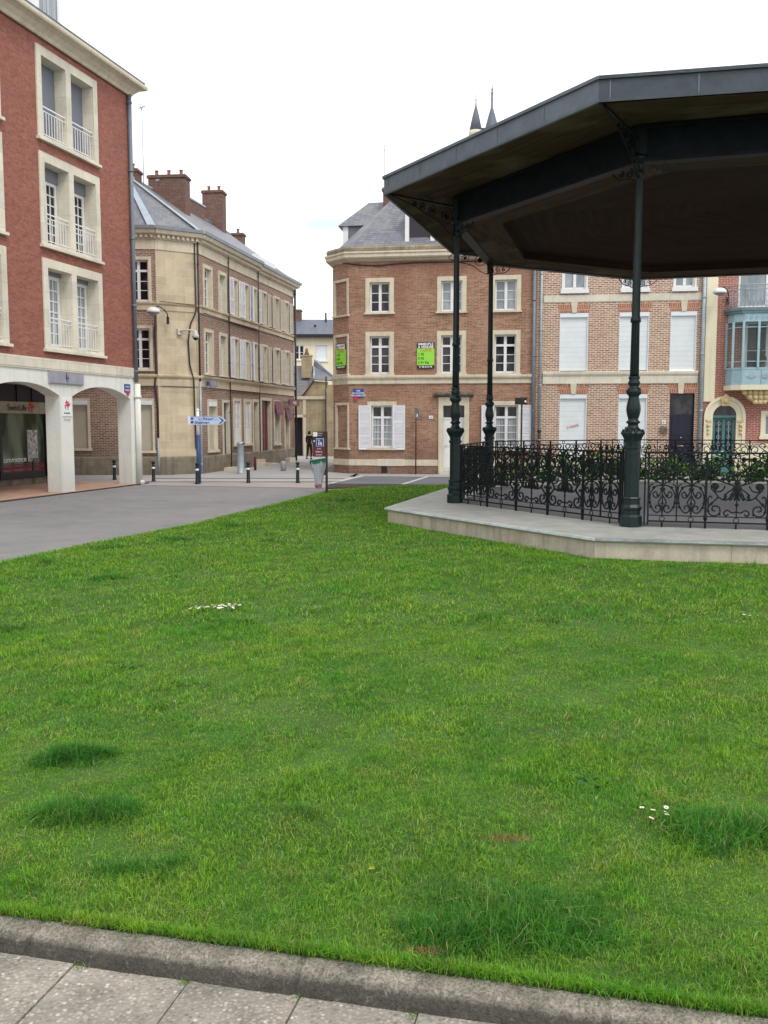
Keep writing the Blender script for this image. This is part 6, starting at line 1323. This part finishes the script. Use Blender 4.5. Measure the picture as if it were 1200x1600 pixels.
# low broad-leaved weeds
for i, (x, y, s, lb) in enumerate(((-1.33, 6.05, .22, 'pale broad leaved weed in the middle left of the lawn'), (-1.36, 5.65, .14, 'smaller broad leaved weed nearer than the other pale weed'), (-1.9, 6.6, .14, 'faint broad leaved weed farthest to the left'), (.95, 4.4, .16, 'broad leaved weed left of the small daisies'))):
    mb = MB()
    for k in range(30):
        a = random.uniform(0, 6.28); r_ = s * math.sqrt(random.random()); cx, cy = r_ * math.cos(a), r_ * .6 * math.sin(a); L = random.uniform(.022, .04); b_ = random.uniform(0, 6.28); ux, uy = math.cos(b_), math.sin(b_)
        mb.add([(cx, cy, .03), (cx + ux * L * .5 - uy * .012, cy + uy * L * .5 + ux * .012, .052), (cx + ux * L, cy + uy * L, .05), (cx + ux * L * .5 + uy * .012, cy + uy * L * .5 - ux * .012, .052)], [(0, 1, 2, 3)])
    o = mb.build('weed', 'tuft_blades', None, (x, y, .01)); tint_attr(o.data, 4, 30, np.random.default_rng(i), np.full(120, .35)); tag(o, lb, 'weed', 'broad leaved weeds in the lawn')
# daisies
proto = None
def daisy(x, y, lb, s=1):
    global proto
    if proto is None:
        mb = MB(); n = 12
        for k in range(n):
            a = 2 * PI * k / n; c_, s_ = math.cos(a), math.sin(a); mb.add([(c_ * .003, s_ * .003, .056), (c_ * .009 - s_ * .0028, s_ * .009 + c_ * .0028, .058), (c_ * .0125, s_ * .0125, .059), (c_ * .009 + s_ * .0028, s_ * .009 - c_ * .0028, .058)], [(0, 1, 2, 3)], 0)
        mb.ball((0, 0, .057), .0042, 8, 1, .7); mb.tube([(0, 0, 0), (.003, 0, .03), (0, 0, .056)], .001, 4, 2); o = mb.build('daisy', ['petal_white', 'petal_yellow', 'leafy'])
        proto = o
    else: o = proto.copy(); COL.objects.link(o)
    o.location = (x, y, .014); o.rotation_euler = (random.uniform(-.5, .1), random.uniform(-.2, .2), random.uniform(0, 6)); o.scale = (s,) * 3; tag(o, lb[0], 'daisy', lb[1])
A_ = ('white daisy in the dense patch of daisies in the middle of the lawn', 'daisies of the large patch'); B_ = ('white daisy in the small cluster beside the big tuft at the right', 'daisies of the right cluster'); C_ = ('tiny white daisy far to the right near the platform', 'far daisies at the right')
for k in range(32):
    t_ = random.random(); daisy(-1.80 + .42 * t_ + random.gauss(0, .012), 8.52 + .14 * t_ + random.gauss(0, .06), A_, 1.35)
for x, y in ((1.17, 4.05), (1.205, 4.02), (1.24, 4.01), (1.16, 3.95), (1.28, 4.08), (1.255, 3.97)): daisy(x, y, B_, 1.0)
for x, y in ((3.25, 8.27), (3.30, 8.22), (3.35, 8.24), (3.32, 8.32)): daisy(x, y, C_, 1.2)
daisy(-2.05, 10.6, ('single white daisy beyond the dense patch of daisies', 'far daisies'), 1.5); daisy(-3.3, 10.9, ('single white daisy at the dark clover patch', 'far daisies'), 1.4)
for x, y, lb, c in ((-1.98, 4.37, 'orange dead leaf beside the left tufts', 'terracotta'), (.62, 4.72, 'small brown dead leaf in the middle of the lawn', 'terracotta'), (1.46, 3.2, 'pale orange leaf near the kerb at the right', 'petal_yellow'), (-.05, 3.52, 'pale yellow leaf lying near the kerb at the centre', 'petal_yellow')):
    mb = MB(); mb.add([(-.014, 0, .03), (0, -.010, .036), (.016, 0, .032), (.002, .011, .04)], [(0, 1, 2, 3)]); tag(mb.build('dead_leaf', c, None, (x, y, .015)), lb, 'leaf')

# ================================================================== LIGHT, SKY, CAMERA
w = bpy.data.worlds.new('World'); scn.world = w; w.use_nodes = True; nt = w.node_tree; nd = nt.nodes; lk = nt.links
bgn = nd['Background']; sky = nd.new('ShaderNodeTexSky'); sky.sky_type = 'NISHITA'; sky.sun_disc = False
SE, SA = R(52), R(150)      # sun elevation; azimuth measured clockwise from +Y
sky.sun_elevation = SE; sky.sun_rotation = SA; sky.air_density = 1.0; sky.dust_density = 2.0
tc = nd.new('ShaderNodeTexCoord'); mp = nd.new('ShaderNodeMapping'); mp.inputs['Scale'].default_value = (1.2, 1.2, 3.5); mp.inputs['Location'].default_value = (.35, .1, .2); lk.new(tc.outputs['Generated'], mp.inputs[0])
nz = nd.new('ShaderNodeTexNoise'); nz.inputs['Scale'].default_value = 2.2; nz.inputs['Detail'].default_value = 6; nz.inputs['Roughness'].default_value = .55; lk.new(mp.outputs[0], nz.inputs['Vector'])
rp = nd.new('ShaderNodeValToRGB'); rp.color_ramp.elements[0].position = .24; rp.color_ramp.elements[0].color = (.8, .8, .8, 1); rp.color_ramp.elements[1].position = .38; rp.color_ramp.elements[1].color = (1, 1, 1, 1); lk.new(nz.outputs['Fac'], rp.inputs['Fac'])
sk = nd.new('ShaderNodeMix'); sk.data_type = 'RGBA'; sk.blend_type = 'MULTIPLY'; sk.inputs[0].default_value = 1; sk.inputs[7].default_value = (.12, .12, .12, 1); lk.new(sky.outputs[0], sk.inputs[6])
mx = nd.new('ShaderNodeMix'); mx.data_type = 'RGBA'; lk.new(rp.outputs[0], mx.inputs[0]); lk.new(sk.outputs[2], mx.inputs[6]); mx.inputs[7].default_value = (1.42, 1.43, 1.46, 1)
# one thin gap in the cloud where pale blue shows, low beyond the side street
vd = nd.new('ShaderNodeVectorMath'); vd.operation = 'SUBTRACT'; lk.new(tc.outputs['Generated'], vd.inputs[0]); vd.inputs[1].default_value = (-.060, .977, .204)
vm = nd.new('ShaderNodeVectorMath'); vm.operation = 'MULTIPLY'; lk.new(vd.outputs[0], vm.inputs[0]); vm.inputs[1].default_value = (8, 8, 26)
vl = nd.new('ShaderNodeVectorMath'); vl.operation = 'LENGTH'; lk.new(vm.outputs[0], vl.inputs[0])
nz2 = nd.new('ShaderNodeTexNoise'); nz2.inputs['Scale'].default_value = 14; nz2.inputs['Detail'].default_value = 5; lk.new(mp.outputs[0], nz2.inputs['Vector'])
ad = nd.new('ShaderNodeMath'); ad.operation = 'ADD'; lk.new(vl.outputs['Value'], ad.inputs[0]); lk.new(nz2.outputs['Fac'], ad.inputs[1])
rp2 = nd.new('ShaderNodeValToRGB'); rp2.color_ramp.elements[0].position = .55; rp2.color_ramp.elements[0].color = (.75, .75, .75, 1); rp2.color_ramp.elements[1].position = 1.0; rp2.color_ramp.elements[1].color = (0, 0, 0, 1); lk.new(ad.outputs[0], rp2.inputs['Fac'])
m3 = nd.new('ShaderNodeMix'); m3.data_type = 'RGBA'; lk.new(rp2.outputs[0], m3.inputs[0]); lk.new(mx.outputs[2], m3.inputs[6]); m3.inputs[7].default_value = (.70, .88, .96, 1)
lk.new(m3.outputs[2], bgn.inputs['Color']); bgn.inputs['Strength'].default_value = 1.0
sl = bpy.data.lights.new('sun', 'SUN'); sl.energy = 1.45; sl.angle = R(18); sl.color = (1, .96, .9); so_ = bpy.data.objects.new('sun', sl); COL.objects.link(so_)
sdv = Vector((math.sin(SA) * math.cos(SE), math.cos(SA) * math.cos(SE), math.sin(SE))); so_.rotation_euler = sdv.to_track_quat('Z', 'Y').to_euler(); so_.location = sdv * 50

cam = bpy.data.cameras.new('camera'); co_ = bpy.data.objects.new('camera', cam); COL.objects.link(co_); scn.camera = co_
cam.sensor_fit = 'VERTICAL'; cam.sensor_height = 24; cam.lens = 1450 / 1600 * 24; cam.clip_end = 3000; cam.clip_start = .05
pitch = math.atan(138 / 1450); co_.location = (0, 0, 1.8); co_.rotation_euler = (PI / 2 - pitch, 0, 0)
scn.view_settings.view_transform = 'Standard'; scn.view_settings.look = 'None'; scn.view_settings.exposure = 0; scn.view_settings.gamma = 1
scn.cycles.max_bounces = 6; scn.cycles.use_denoising = True
bpy.context.view_layer.update()
